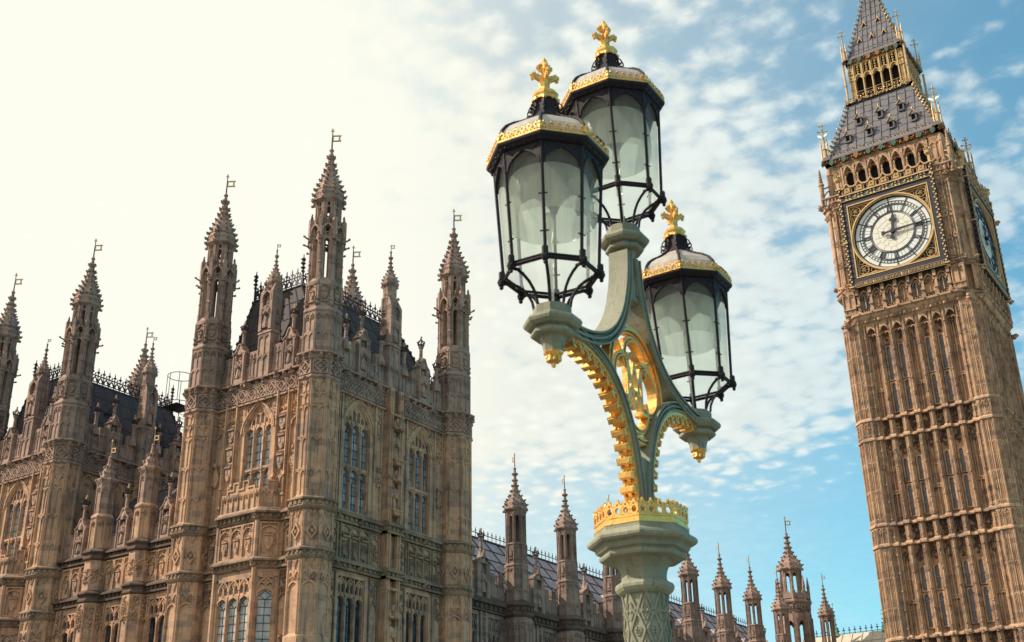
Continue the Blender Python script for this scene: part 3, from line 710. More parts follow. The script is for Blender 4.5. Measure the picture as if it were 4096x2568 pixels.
def battlement(parent, f, u0, u1, z0, zm, zn, mat, gables=(), n=None, seed=0, panels=True):
    """pierced parapet: solid to zn, merlons to zm; gables = centres with a statue niche"""
    b = MB(); L = u1-u0; n = n or max(2, int(round(L/1.3))); w = L/n
    bx(b, f, u0, u1, z0, zn-.75, -.3, 0)
    for i in range(n):
        a = u0+i*w
        hi = zm; bx(b, f, a+w*.22, a+w*.78, zn-.75, hi-.08, -.28, 0); bx(b, f, a+w*.2, a+w*.8, hi-.08, hi, -.3, .05)
        bx(b, f, a, a+w*.24, zn-.75, zn-.06, -.26, -.02); bx(b, f, a+w*.76, a+w, zn-.75, zn-.06, -.26, -.02)
        bx(b, f, a, a+w*.22, zn-.06, zn, -.3, .05); bx(b, f, a+w*.78, a+w, zn-.06, zn, -.3, .05)
        for e in (.22, .5, .78): bx(b, f, a+w*e-.04, a+w*e+.04, z0+.05, hi-.1, -.02, .05)
        heads(b, f, a+w*.22, a+w*.78, hi-.1, .3, 2, -.02, .045, .03); heads(b, f, a, a+w, zn-.8, .28, 3, -.02, .045, .03)
        if panels: carving(b, f, a+w*.27, a+w*.73, hi-.75, hi-.4, .07, seed+i, .03)
    o = part('parapet', b, mat, parent)
    for j, (g, zt) in enumerate(gables):
        m_ = MB(); hw = .50
        bx(m_, f, g-hw, g-.28, z0, zt-.75, -.3, .22); bx(m_, f, g+.28, g+hw, z0, zt-.75, -.3, .22)
        bx(m_, f, g-.28, g+.28, z0, z0+.35, -.3, .22); bx(m_, f, g-.28, g+.28, z0+.35, zt-.7, -.3, -.12)
        ext(m_, f, [(g-hw-.06,zt-.8),(g-.28,zt-.8),(g,zt-.55),(g+.28,zt-.8),(g+hw+.06,zt-.8),(g+.28,zt-.55),(g+.08,zt-.12),(g-.08,zt-.12),(g-.28,zt-.55)], -.3, .22)
        bar(m_, f, [(g-hw-.06,zt-.8),(g-.28,zt-.56),(g-.08,zt-.12),(g+.08,zt-.12),(g+.28,zt-.56),(g+hw+.06,zt-.8)], .08, -.32, .28)
        for e in (-1, 1):
            for q in (.25, .55, .85): lump(m_, f.P(g+e*(hw+.1)*(1-q), zt-.85+.9*q, .1), .09, seed+j, (1,1,1), 5)
            bx(m_, f, g+e*.45-.04, g+e*.45+.04, z0, zt-.9, .2, .28)
        p = part('gablet', m_, mat, parent)
        mb = MB(); statue_mb(mb, f.at(0,0,.06), g, z0+.4, zt-z0-1.35, seed+j); part('statue', mb, mat, p)
    return o

# ================================================================== PAVILIONS
def rect_roof(name, parent, x0, x1, y0, y1, zb, X0, X1, Y0, Y1, zt, mat, rows=3):
    """truncated roof with lead rolls; returns object"""
    b = MB(); b.add([(x0,y0,zb),(x1,y0,zb),(x1,y1,zb),(x0,y1,zb),(X0,Y0,zt),(X1,Y0,zt),(X1,Y1,zt),(X0,Y1,zt)], BOXF)
    for (A, B, C, D) in (((x0,y0),(x1,y0),(X1,Y0),(X0,Y0)), ((x1,y0),(x1,y1),(X1,Y1),(X1,Y0)), ((x0,y1),(x1,y1),(X1,Y1),(X0,Y1))):
        A = np.array([*A,zb]); B = np.array([*B,zb]); C = np.array([*C,zt]); D = np.array([*D,zt])
        n = max(3, int(round(np.linalg.norm(B-A)/1.25)))
        for i in range(n+1): 
            q = i/n; tube(b, [A+(B-A)*q, D+(C-D)*q], .055 if 0 < i < n else .09, 5)
        for j in range(1, rows+1): q = j/(rows+1); tube(b, [A+(D-A)*q, B+(C-B)*q], .035, 4)
        tube(b, [D, C], .09, 6)
    return part(name, b, mat, parent)

def pavilion(name, dx, dz, label, first):
    xA, xB, y0, y1 = -29.65+dx, -20.0+dx, -61.0, -48.05
    root = empty(name, ((xA+xB)/2, (y0+y1)/2, 0), label, 'palace pavilion', 'square towered pavilions of the palace')
    E = F((0, y0+.15, 0), X3, -Y3); N = F((xB, 0, 0), Y3, X3)     # wall faces: east, north
    Zs = lambda f: f.at(0, dz, 0)
    E = Zs(E); N = Zs(N)
    core = MB(); f0 = F((0,0,0), X3, -Y3); bx(core, f0, xA+.2, xB-.45, -2, 28.2+dz, -(y1-.2), -(y0+.6))
    # ---- east wall: oriel, great window above its balcony
    xc = -25.0+dx
    wl = MB(); u0, u1 = xA+.6, xB-.6
    wall_layer(wl, E, u0, u1, 18.3, 27.5, [(xc-1.12, xc+1.12, 19.3, 24.15, 1.6)])
    bx(wl, E, u0, xc-1.9, 15.8, 18.3, -.42, 0); bx(wl, E, xc+1.9, u1, 15.8, 18.3, -.42, 0)
    bx(wl, E, u0, xc-1.9, -2-dz, 15.8, -.42, 0); bx(wl, E, xc+1.9, u1, -2-dz, 15.8, -.42, 0)
    nwin = [(-57.48, 2.26), (-51.5, 2.12)]
    if first:
        ops = []
        for c, w_ in nwin: ops += [(c-w_/2, c+w_/2, 18.9, 24.1, 1.6), (c-w_/2, c+w_/2, 9.5, 15.1, 0)]
        wall_layer(wl, N, y0+.6, y1-.6, -2, 27.5, ops)
    else: wall_layer(wl, N, y0+.6, y1-.6, -2-dz, 27.5, [])
    bx(core, F((0,0,0), X3, -Y3), xA+.2, xA+.5, -2, 28.2+dz, -(y1-.2), -(y0+.2))
    part('core_wall', core, 'stone_grey', root); part('wall', wl, 'stone', root)
    window(root, E, xc, 2.24, 19.3, 24.15, 1.6, 3, 21.75, 'pane_light', mull=.17)
    if first:
        for c, w_ in nwin:
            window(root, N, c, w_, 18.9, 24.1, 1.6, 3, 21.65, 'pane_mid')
            window(root, N, c, w_, 9.5, 15.1, 0, 3, None, 'pane_dark', square=15.1, zt=13.8)
    # ---- east tracery: ribs, shield columns, niches
    tr = MB()
    for s in (-1, 1):
        for q in (1.72, 2.62): 
            u = xc+s*q; bx(tr, E, u-.09, u+.09, 18.7, 26.1, -.05, .17); bx(tr, E, u-.04, u+.04, 18.7, 26.3, .15, .25); frus(tr, E, u-.1, u+.1, 20.8, 21.1, .1, .32, .02, .1)
            bx(tr, E, u-.12, u+.12, 19.6, 19.75, 0, .3)
        u = xc+s*2.17
        for j, z in enumerate((24.15, 22.95, 21.75)):
            bx(tr, E, u-.36, u+.36, z+.62, z+.7, -.02, .1)
        heads(tr, E, u-.36, u+.36, 25.9, .5, 2, -.02, .08, .04); heads(tr, E, u-.36, u+.36, 25.2, .3, 2, -.02, .08, .04)
        heads(tr, E, u-.36, u+.36, 20.9, .3, 2, -.02, .08, .04); bx(tr, E, u-.03, u+.03, 18.8, 21, -.02, .07)
        # niche bay between the ribs and the turret
        n0, n1 = sorted((xc+s*2.75, xc+s*3.72))
        bar(tr, E, [(n0+.06,18.8),(n0+.06,25.95),(n1-.06,25.95),(n1-.06,18.8)], .1, -.02, .12)
        bar(tr, E, ogee_pts(n0+.14, n1-.14, 23.9, .55), .09, -.02, .12); carving(tr, E, n0+.15, n1-.15, 24.35, 25.7, .1, 7+s, .06, 1.3)
        um = (n0+n1)/2
        ext(tr, E, [(um-.1,21.1),(um+.1,21.1),(um+.3,21.6),(um+.1,22.2),(um,22.35),(um-.1,22.2),(um-.3,21.6)], 0, .16)
        lump(tr, E.P(um,22.45,.15), .17, s+4); carving(tr, E, um-.36, um+.36, 21.15, 22.3, .09, 17+s, .16, 1.0)
        bx(tr, E, um-.03, um+.03, 18.8, 20.9, -.02, .05)
    for s in (-1, 1):            # spandrels of the great arch
        for q in range(4): quatre(tr, E, *sorted((xc+s*(1.62-.0), xc+s*(1.16))), 24.3+q*.42, 24.72+q*.42, .05, q, False)
        carving(tr, E, *sorted((xc+s*.55, xc+s*1.1)), 25.45, 26.0, .07, 3, .05, 1.)
    # ---- north tracery
    def north_bay(c, w_, e0, e1):
        for s in (-1, 1):
            u = c+s*(w_/2+.38); bx(tr, N, u-.06, u+.06, 18.7, 25.9, -.03, .12)
            carving(tr, N, *sorted((c+s*.5, c+s*(w_/2+.2))), 25.4, 26.0, .08, 21+s, .05, 1.)
            quatre(tr, N, *sorted((c+s*(w_/2-.12), c+s*(w_/2+.33))), 25.0, 25.45, .05, s, True)
            quatre(tr, N, *sorted((c+s*(w_/2+.02), c+s*(w_/2+.33))), 24.55, 24.95, .05, s, False)
        for a, b in e0, e1:
            n0, n1 = a, b; um = (a+b)/2
            if n1-n0 < .3: continue
            bar(tr, N, [(n0,18.8),(n0,25.95),(n1,25.95),(n1,18.8)], .09, -.02, .11)
            bar(tr, N, ogee_pts(n0+.05, n1-.05, 23.7, .5), .09, -.02, .11); carving(tr, N, n0+.06, n1-.06, 24.2, 25.7, .1, int(a*7), .06, 1.4)
            carving(tr, N, um-.3, um+.3, 20.95, 22.2, .1, int(a*9), .14, 1.3); ext(tr, N, [(um-.08,20.9),(um+.08,20.9),(um+.24,21.5),(um+.08,22.1),(um-.08,22.1),(um-.24,21.5)], 0, .12)
    if first:
        north_bay(-57.48, 2.26, (-59.7,-59.2), (-55.9,-55.35)); north_bay(-51.5, 2.12, (-53.5,-53.2), (-50.0,-49.3))
    else:
        for i in range(9):
            u = -59.6+i*1.22; bar(tr, N, arch_pts(u, u+1.22, 24.9, .95, 6), .1, -.02, .13); bx(tr, N, u-.06, u+.06, 18, 25.3, -.02, .13); lump(tr, N.P(u+.61,25.2,.03), .16, i)
            bx(tr, N, u+.58, u+.64, 22, 24.9, -.02, .07)
            if i % 2 == 0: bar(tr, N, ogee_pts(u+.1, u+1.12, 22.9, .8), .12, -.02, .16)
    # mid buttress on the north face with statues
    bb = MB(); ub = -54.5
    bx(bb, N, ub-.62, ub-.3, -2-dz, 27.4, -.1, .55); bx(bb, N, ub+.3, ub+.62, -2-dz, 27.4, -.1, .55); bx(bb, N, ub-.3, ub+.3, -2-dz, 27.4, -.1, .22)
    for e in (-.46, .46): bx(bb, N, ub+e-.04, ub+e+.04, 8, 27.2, .5, .64); 
    for z in (14.8, 21.6, 25.6): bx(bb, N, ub-.66, ub+.66, z, z+.14, -.05, .62); carving(bb, N, ub-.6, ub-.3, z-.7, z, .07, int(z), .58, 1.3); carving(bb, N, ub+.3, ub+.6, z-.7, z, .07, int(z)+3, .58, 1.3)
    part('buttress', bb, 'stone', root)
    if first:
        for j, (z, h) in enumerate(((19.6, 1.75), (22.75, 1.9), (11.2, 1.9))): statue(root, N.at(0,0,.3), ub, z, h, j+1)
    # ---- frieze, string courses, panel band
    fr = MB(); uds = {15.42: MB(), 18.12: MB()}
    fE0, fE1, fN0, fN1 = xA+1.1, xB-1.1, y0+1.1, y1-1.1
    for f, a, b in ((E, fE0, fE1), (N, fN0, fN1)):
        bx(fr, f, a, b, 26.1, 27.05, -.1, .04); n = int(round((b-a)/.86)); w_ = (b-a)/n
        for i in range(n): quatre(fr, f.at(0,0,.04), a+i*w_+.03, a+(i+1)*w_-.03, 26.17, 27.0, .08, i)
        for z0_, d_ in ((25.92, .22), (27.05, .12), (27.38, .32)): 
            bx(fr, f, a, b, z0_, z0_+.1, -.1, d_); frus(fr, f, a, b, z0_+.1, z0_+.2, -.1, d_, 0, d_*.8)
        rnd = random.Random(5)
        for i in range(int((b-a)/.6)):
            u = a+.3+i*.6; gargoyle(fr, f, u, 27.25, .13+.06*(i%3 == 0), i); lump(fr, f.P(u+.3,25.95,.2), .1, i, (1,1,1), 5)
        for u in (a+1.2, (a+b)/2-1.3, (a+b)/2+1.3, b-1.2): gargoyle(fr, f, u, 27.3, .24, int(u*3))
    part('frieze', fr, 'stone_grey', root)
    def strings(f, a, b, dd=0):
        for z0_, z1_ in ((15.42, 15.95), (18.12, 18.7)):
            ud = uds[z0_]
            bx(ud, f, a, b, z0_, z1_-.18, -.1, .12+dd); bx(ud, f, a, b, z0_, z0_+.14, -.1, .22+dd)
            dentils(ud, f.at(0,0,dd), a, b, z0_+.17, z1_-.16, .2, .42); bx(ud, f, a, b, z1_-.16, z1_-.06, -.1, .34+dd); frus(ud, f, a, b, z1_-.06, z1_+.18, -.1, .34+dd, 0, .28)
            for i in range(int((b-a)/2.0)): gargoyle(ud, f.at(0,0,dd+.15), a+.7+i*2.0, z0_+.22, .17, i)
    strings(N, fN0, ub-.6); strings(N, ub+.6, fN1); strings(N, ub-.75, ub+.75, .5); strings(E, fE0, xc-2.6); strings(E, xc+2.6, fE1)
    for a, b in ((-58.7, -56.25), (-52.6, -50.4)):
        pb = MB()
        bx(pb, N, a-.06, b+.06, 15.95, 16.05, -.1, .1); w_ = (b-a)/3
        for i in range(3):
            u = a+i*w_; heads(pb, N, u, u+w_, 18.05, .3, 1, -.05, .1, .05); bx(pb, N, u-.05, u+.05, 16, 18.1, -.05, .12); um = u+w_/2
            bx(pb, N, um-.27, um+.27, 17.3, 17.42, 0, .2)
            for q in (-1, 0, 1): bar(pb, N, arch_pts(um+q*.18-.1, um+q*.18+.1, 17.42, .2, 3), .05, 0, .17)
            for q in range(-3, 4): bar(pb, N, [(um,16.1),(um+q*.085,16.75+.08*(3-abs(q))),(um+q*.1,17.15)], .035, 0, .09)
            carving(pb, N, u+.08, u+w_-.08, 16.05, 17.2, .08, i+3, .05, .9)
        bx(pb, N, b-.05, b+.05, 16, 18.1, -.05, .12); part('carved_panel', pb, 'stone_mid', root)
    for a, b in ((-59.75,-58.95), (-56.1,-55.3), (-53.7,-52.8), (-50.15,-49.3)):
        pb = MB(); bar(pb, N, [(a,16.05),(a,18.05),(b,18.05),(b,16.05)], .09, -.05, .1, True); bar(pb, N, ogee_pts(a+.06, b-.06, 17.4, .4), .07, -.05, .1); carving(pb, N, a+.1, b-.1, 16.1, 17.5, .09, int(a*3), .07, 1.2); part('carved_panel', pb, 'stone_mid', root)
    for a, b in ((fE0, xc-2.65), (xc+2.65, fE1)):
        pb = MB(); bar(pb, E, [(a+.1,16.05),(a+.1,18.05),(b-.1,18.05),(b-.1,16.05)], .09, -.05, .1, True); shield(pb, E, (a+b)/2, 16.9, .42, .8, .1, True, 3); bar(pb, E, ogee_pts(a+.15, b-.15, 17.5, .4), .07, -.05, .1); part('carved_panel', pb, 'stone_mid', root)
    # below string 2: carved niche heads beside the windows
    for a, b in ((-59.75,-58.95), (-56.0,-55.3), (-53.7,-52.85), (-50.15,-49.3)):
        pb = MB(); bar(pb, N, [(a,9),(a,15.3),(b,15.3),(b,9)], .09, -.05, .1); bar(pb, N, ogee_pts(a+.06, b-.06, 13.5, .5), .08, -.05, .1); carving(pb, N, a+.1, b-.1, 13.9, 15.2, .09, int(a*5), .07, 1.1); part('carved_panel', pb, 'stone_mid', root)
    for a, b in ((fE0+.05, xc-2.6), (xc+2.6, fE1-.05)):
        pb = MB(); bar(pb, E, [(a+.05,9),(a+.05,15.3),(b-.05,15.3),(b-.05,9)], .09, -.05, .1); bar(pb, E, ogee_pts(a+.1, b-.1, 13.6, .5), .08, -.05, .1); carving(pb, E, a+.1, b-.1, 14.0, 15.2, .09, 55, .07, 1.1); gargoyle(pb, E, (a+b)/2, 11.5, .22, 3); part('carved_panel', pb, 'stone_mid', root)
    # ---- oriel (canted bay) with its stepped balcony
    plan = [(xc-2.55, E.o[1]), (xc-1.55, E.o[1]-.95), (xc+1.55, E.o[1]-.95), (xc+2.55, E.o[1])]
    orb = MB()
    vs = [(x, y, z+dz) for z in (-2-dz, 9.2, 15.5, 18.3) for x, y in plan]
    orb.add([(x, y, dz+z) for z in (14.9, 18.3) for x, y in plan], [(0,1,5,4),(1,2,6,5),(2,3,7,6),(3,0,4,7),(0,3,2,1),(4,5,6,7)])
    orb.add([(x, y, z) for z in (-2, 9.3+dz) for x, y in plan], [(0,1,5,4),(1,2,6,5),(2,3,7,6),(3,0,4,7),(0,3,2,1),(4,5,6,7)])
    course(orb, [(x, y) for x, y in plan], [(0,18.6+dz),(.25,18.62+dz),(.12,18.9+dz),(0,18.95+dz)])
    OF = F((0, E.o[1]-.95, dz), X3, -Y3)
    c45 = np.array([1.0, .95, 0]); c45 = c45/np.linalg.norm(c45); OR = F((xc+1.55, E.o[1]-.95, dz), c45, np.array([c45[1], -c45[0], 0])); LR = math.hypot(1.0, .95)
    OLf = F((xc-2.55, E.o[1], dz), np.array([c45[0], -c45[1], 0]), np.array([-c45[1], -c45[0], 0]))
    for u in (xc-1.55, xc+1.55): 
        lathe(orb, (u, E.o[1]-.95, dz), [(.17,9),(.17,18.3)], 8); 
    bx(orb, OF, xc-1.55, xc-1.25, 9.2, 15, -.3, 0); bx(orb, OF, xc+1.25, xc+1.55, 9.2, 15, -.3, 0)
    for f in (OR, OLf): bx(orb, f, 0, .25, 9.2, 15, -.25, 0); bx(orb, f, LR-.25, LR, 9.2, 15, -.25, 0)
    for i in range(3):
        a = xc-1.4+i*.93; bar(orb, OF, [(a+.05,16.1),(a+.05,18.0),(a+.88,18.0),(a+.88,16.1)], .08, -.05, .12, True); bar(orb, OF, ogee_pts(a+.1, a+.83, 17.45, .45), .07, -.05, .12); shield(orb, OF, a+.46, 16.8, .42, .75, .1, True, i)
        quatre(orb, OF, a+.1, a+.4, 17.6, 17.95, .05, i, False); quatre(orb, OF, a+.5, a+.83, 17.6, 17.95, .05, i, False)
    for f in (OR, OLf): bar(orb, f, [(.2,16.1),(.2,18.0),(LR-.2,18.0),(LR-.2,16.1)], .09, -.05, .12, True); shield(orb, f, LR/2, 16.85, .5, .85, .1, True, 8); bar(orb, f, ogee_pts(.25, LR-.25, 17.5, .42), .07, -.05, .12)
    for z0_, z1_ in ((15.42, 15.95), (18.12, 18.7)):
        ud = uds[z0_]
        course(ud, plan, [(0,z0_+dz-.05),(.14,z0_+dz),(.22,z0_+.12+dz),(.12,z0_+.16+dz),(.12,z1_-.2+dz),(.34,z1_-.14+dz),(.34,z1_-.04+dz),(.05,z1_+.2+dz),(0,z1_+.2+dz)])
        for f, a, b in ((OF, xc-1.5, xc+1.5), (OR, 0, LR), (OLf, 0, LR)): dentils(ud, f.at(0,0,.1), a, b, z0_+.17, z1_-.18, .1, .4)
        for e in (-1, 1): gargoyle(ud, OF, xc+e*1.55, z0_+.25, .2, 4)
    ori = part('oriel', orb, 'stone', root)
    window(ori, OF, xc, 2.5, 9.3, 14.95, 0, 3, None, 'pane_light', square=14.95, zt=13.7, dep=.22, name='oriel_window')
    window(ori, OR, LR/2, LR-.5, 9.3, 14.95, 0, 1, None, 'pane_light', square=14.95, zt=14.0, dep=.2, name='oriel_window')
    window(ori, OLf, LR/2, LR-.5, 9.3, 14.95, 0, 1, None, 'pane_light', square=14.95, zt=14.0, dep=.2, name='oriel_window')
    # balcony parapet, stepped
    bp = MB()
    prof = [(0,20.0),(.45,20.0),(.45,20.25),(.95,20.25),(.95,20.65),(1.35,20.65),(1.35,20.2),(1.75,20.2),(1.75,20.65),(2.15,20.65),(2.15,20.25),(2.65,20.25),(2.65,20.0),(3.1,20.0)]
    ext(bp, OF, [(xc-1.55,18.8)]+[(xc-1.55+a, b) for a, b in prof]+[(xc+1.55,18.8)], -.22, -.02)
    bar(bp, OF, [(xc-1.55+a, b) for a, b in prof], .1, -.26, .05)
    for i in range(7): u = xc-1.55+.44*i+.23; heads(bp, OF, u-.2, u+.2, 19.95, .35, 2, -.05, .05, .03); bx(bp, OF, u-.22, u-.16, 18.85, 20.0, -.05, .05)
    for f in (OR, OLf):
        pf = [(0,20.0),(.45,20.0),(.45,20.5),(.95,20.5),(.95,20.0),(LR,20.0)]
        ext(bp, f, [(0,18.8)]+pf+[(LR,18.8)], -.2, -.02); bar(bp, f, pf, .1, -.24, .05); heads(bp, f, .05, LR-.05, 19.95, .35, 4, -.05, .05, .03)
        for i in range(5): bx(bp, f, i*LR/4-.03, i*LR/4+.03, 18.85, 20, -.05, .05)
    part('balcony', bp, 'stone', ori)
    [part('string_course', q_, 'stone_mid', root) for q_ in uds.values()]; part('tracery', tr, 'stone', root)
    for s in (-1, 1):
        for j, z in enumerate((24.1, 22.9, 21.7)):
            sh = MB(); shield(sh, E, xc+s*2.17, z, .5, .85, .16, True, j+3*s); part('shield', sh, 'stone_grey', root)
    # ---- turrets
    for x, y in ((xB, y0), (xA, y0), (xB, y1), (xA, y1)): turret(root, x, y, dz, .55)
    # ---- parapet, pinnacles, spirelets
    xm = (xA+xB)/2; gE = ((xA+1.1+xm-.6)/2, (xm+.6+xB-1.1)/2); gN = (-57.4, -51.45)
    battlement(root, E.at(0,0,-.05), fE0, xm-.5, 27.5, 29.5, 28.7, 'stone_grey', [(gE[0], 30.3)], 3, 1); battlement(root, E.at(0,0,-.05), xm+.5, fE1, 27.5, 29.5, 28.7, 'stone_grey', [(gE[1], 30.3)], 3, 2)
    battlement(root, N.at(0,0,-.05), fN0, ub-.6, 27.5, 29.5, 28.7, 'stone_grey', [(gN[0], 30.7)], 4, 3); battlement(root, N.at(0,0,-.05), ub+.6, fN1, 27.5, 29.5, 28.7, 'stone_grey', [(gN[1], 30.7)], 4, 4)
    for u in gE: pinnacle(root, u, E.o[1]+.1, 29.6+dz-Z0*0)
    for u in gN: pinnacle(root, xB-.1, u, 30.0+dz)
    for u in (-58.9, -55.6, -53.3, -49.9): pinnacle(root, xB+.0, u, 28.9+dz)
    for (x, y, f) in ((xm, y0+.2, E), (xB-.1, ub, N)):
        pm = MB(); c = xm if f is E else ub
        bx(pm, f, c-.55, c+.55, 27.4, 30.4, -.5, .15); frus(pm, f, c-.6, c+.6, 30.4, 30.7, -.5, .25, .1, .1); bx(pm, f, c-.35, c+.35, 30.6, 34.0, -.75, -.05)
        for e in (-1, 1): bx(pm, f, c+e*.42-.12, c+e*.42+.12, 30.6, 33.2, -.1, .28); frus(pm, f, c+e*.42-.13, c+e*.42+.13, 33.2, 33.9, -.1, .28, .1, .3); lump(pm, f.P(c+e*.42,34.0,.05), .1, 3)
        bar(pm, f, ogee_pts(c-.4, c+.4, 32.6, .9), .12, -.1, .3); panel(pm, f.at(0,0,.15), c-.5, c+.5, 27.6, 30.3, 2, .06, 2)
        p = part('pier', pm, 'stone_grey', root); st = MB(); statue_mb(st, f.at(0,0,.05), c, 30.75, 1.9, 2); part('statue', st, 'stone_grey', p)
    zz_ = dz
    s1 = spirelet('spirelet', None, 31.2, .92, 33.9, 35.0, 36.9, 38.0, 'stone_grey', root, (xB-.35, ub), openings=False); s1.location.z = dz
    s2 = spirelet('spirelet', None, 31.2, .78, 33.0, 34.1, 35.9, 36.9, 'stone_grey', root, (xm, y0+.5), openings=False); s2.location.z = dz
    # ---- roof and cresting
    X0, X1, Y0, Y1, zt = -28.2+dx, -23.9+dx, -59.0, -49.3, 34.25+dz
    rf = rect_roof('roof', root, xA+.5, xB-.6, y0+.8, y1-.6, 28.2+dz, X0, X1, Y0, Y1, zt, 'roof_dark', 4)
    cr = MB()
    for a, b in (((X0,Y0),(X1,Y0)), ((X1,Y0),(X1,Y1)), ((X0,Y1),(X1,Y1)), ((X0,Y0),(X0,Y1))): crest(cr, a, b, zt, 1.35, .50)
    for x, y in ((X0,Y0),(X1,Y0),(X1,Y1),(X0,Y1)):
        f = F((x,y,0), X3, -Y3); bx(cr, f, -.05, .05, zt, zt+2.0, -.05, .05)
        for z in (1.25, 1.55, 1.85): lump(cr, (x,y,zt+z), .14, 2, (1.2,1.2,.5), 6)
        ext(cr, f, [(-.2,zt+1.7),(.2,zt+1.7),(.05,zt+1.8),(0,zt+2.25),(-.05,zt+1.8)], -.03, .03)
    cn = [(xA+.5,y0+.8),(xB-.6,y0+.8),(xB-.6,y1-.6),(xA+.5,y1-.6)]; ct = [(X0,Y0),(X1,Y0),(X1,Y1),(X0,Y1)]
    for (a, b) in zip(cn, ct):
        for i in range(12):
            q = (i+.5)/12; lump(cr, (a[0]+(b[0]-a[0])*q, a[1]+(b[1]-a[1])*q, 28.2+dz+(zt-28.2-dz)*q+.12), .13, i, (1,1,1.2), 5)
    part('cresting', cr, 'iron', rf)
    lw = MB(); crest(lw, (xA+.2, y0+1.0), (xA+.2, y0+5), 28.6+dz, 1.0, .45)
    crest(lw, (xB-.5, y1-2.9), (xB-.5, y1-1.0), 28.9+dz, 1.5, .45); crest(lw, (xA+1.0, y0+.3), (xA+2.0, y0+.3), 29.0+dz, 1.3, .4)
    part('cresting', lw, 'iron', rf)
    # roof dormers
    for yy in (-56.2, -52.4):
        dm = MB(); f = F((xB-2.4, 0, dz), Y3, X3); bx(dm, f, yy-.3, yy+.3, 30.6, 31.6, -1, .1); ext(dm, f, [(yy-.4,31.6),(yy+.4,31.6),(yy,32.2)], -1, .18); part('dormer', dm, 'roof_dark', rf)
    return root
pav1 = pavilion('palace_pavilion', 0.0, 0.0, 'nearer stone pavilion left of the lamp, with three tall arched windows in view', True)
pav2 = pavilion('palace_pavilion', -23.55, -.6, 'farther stone pavilion at the left edge, cut by the frame, caged ladder on its roof', False)

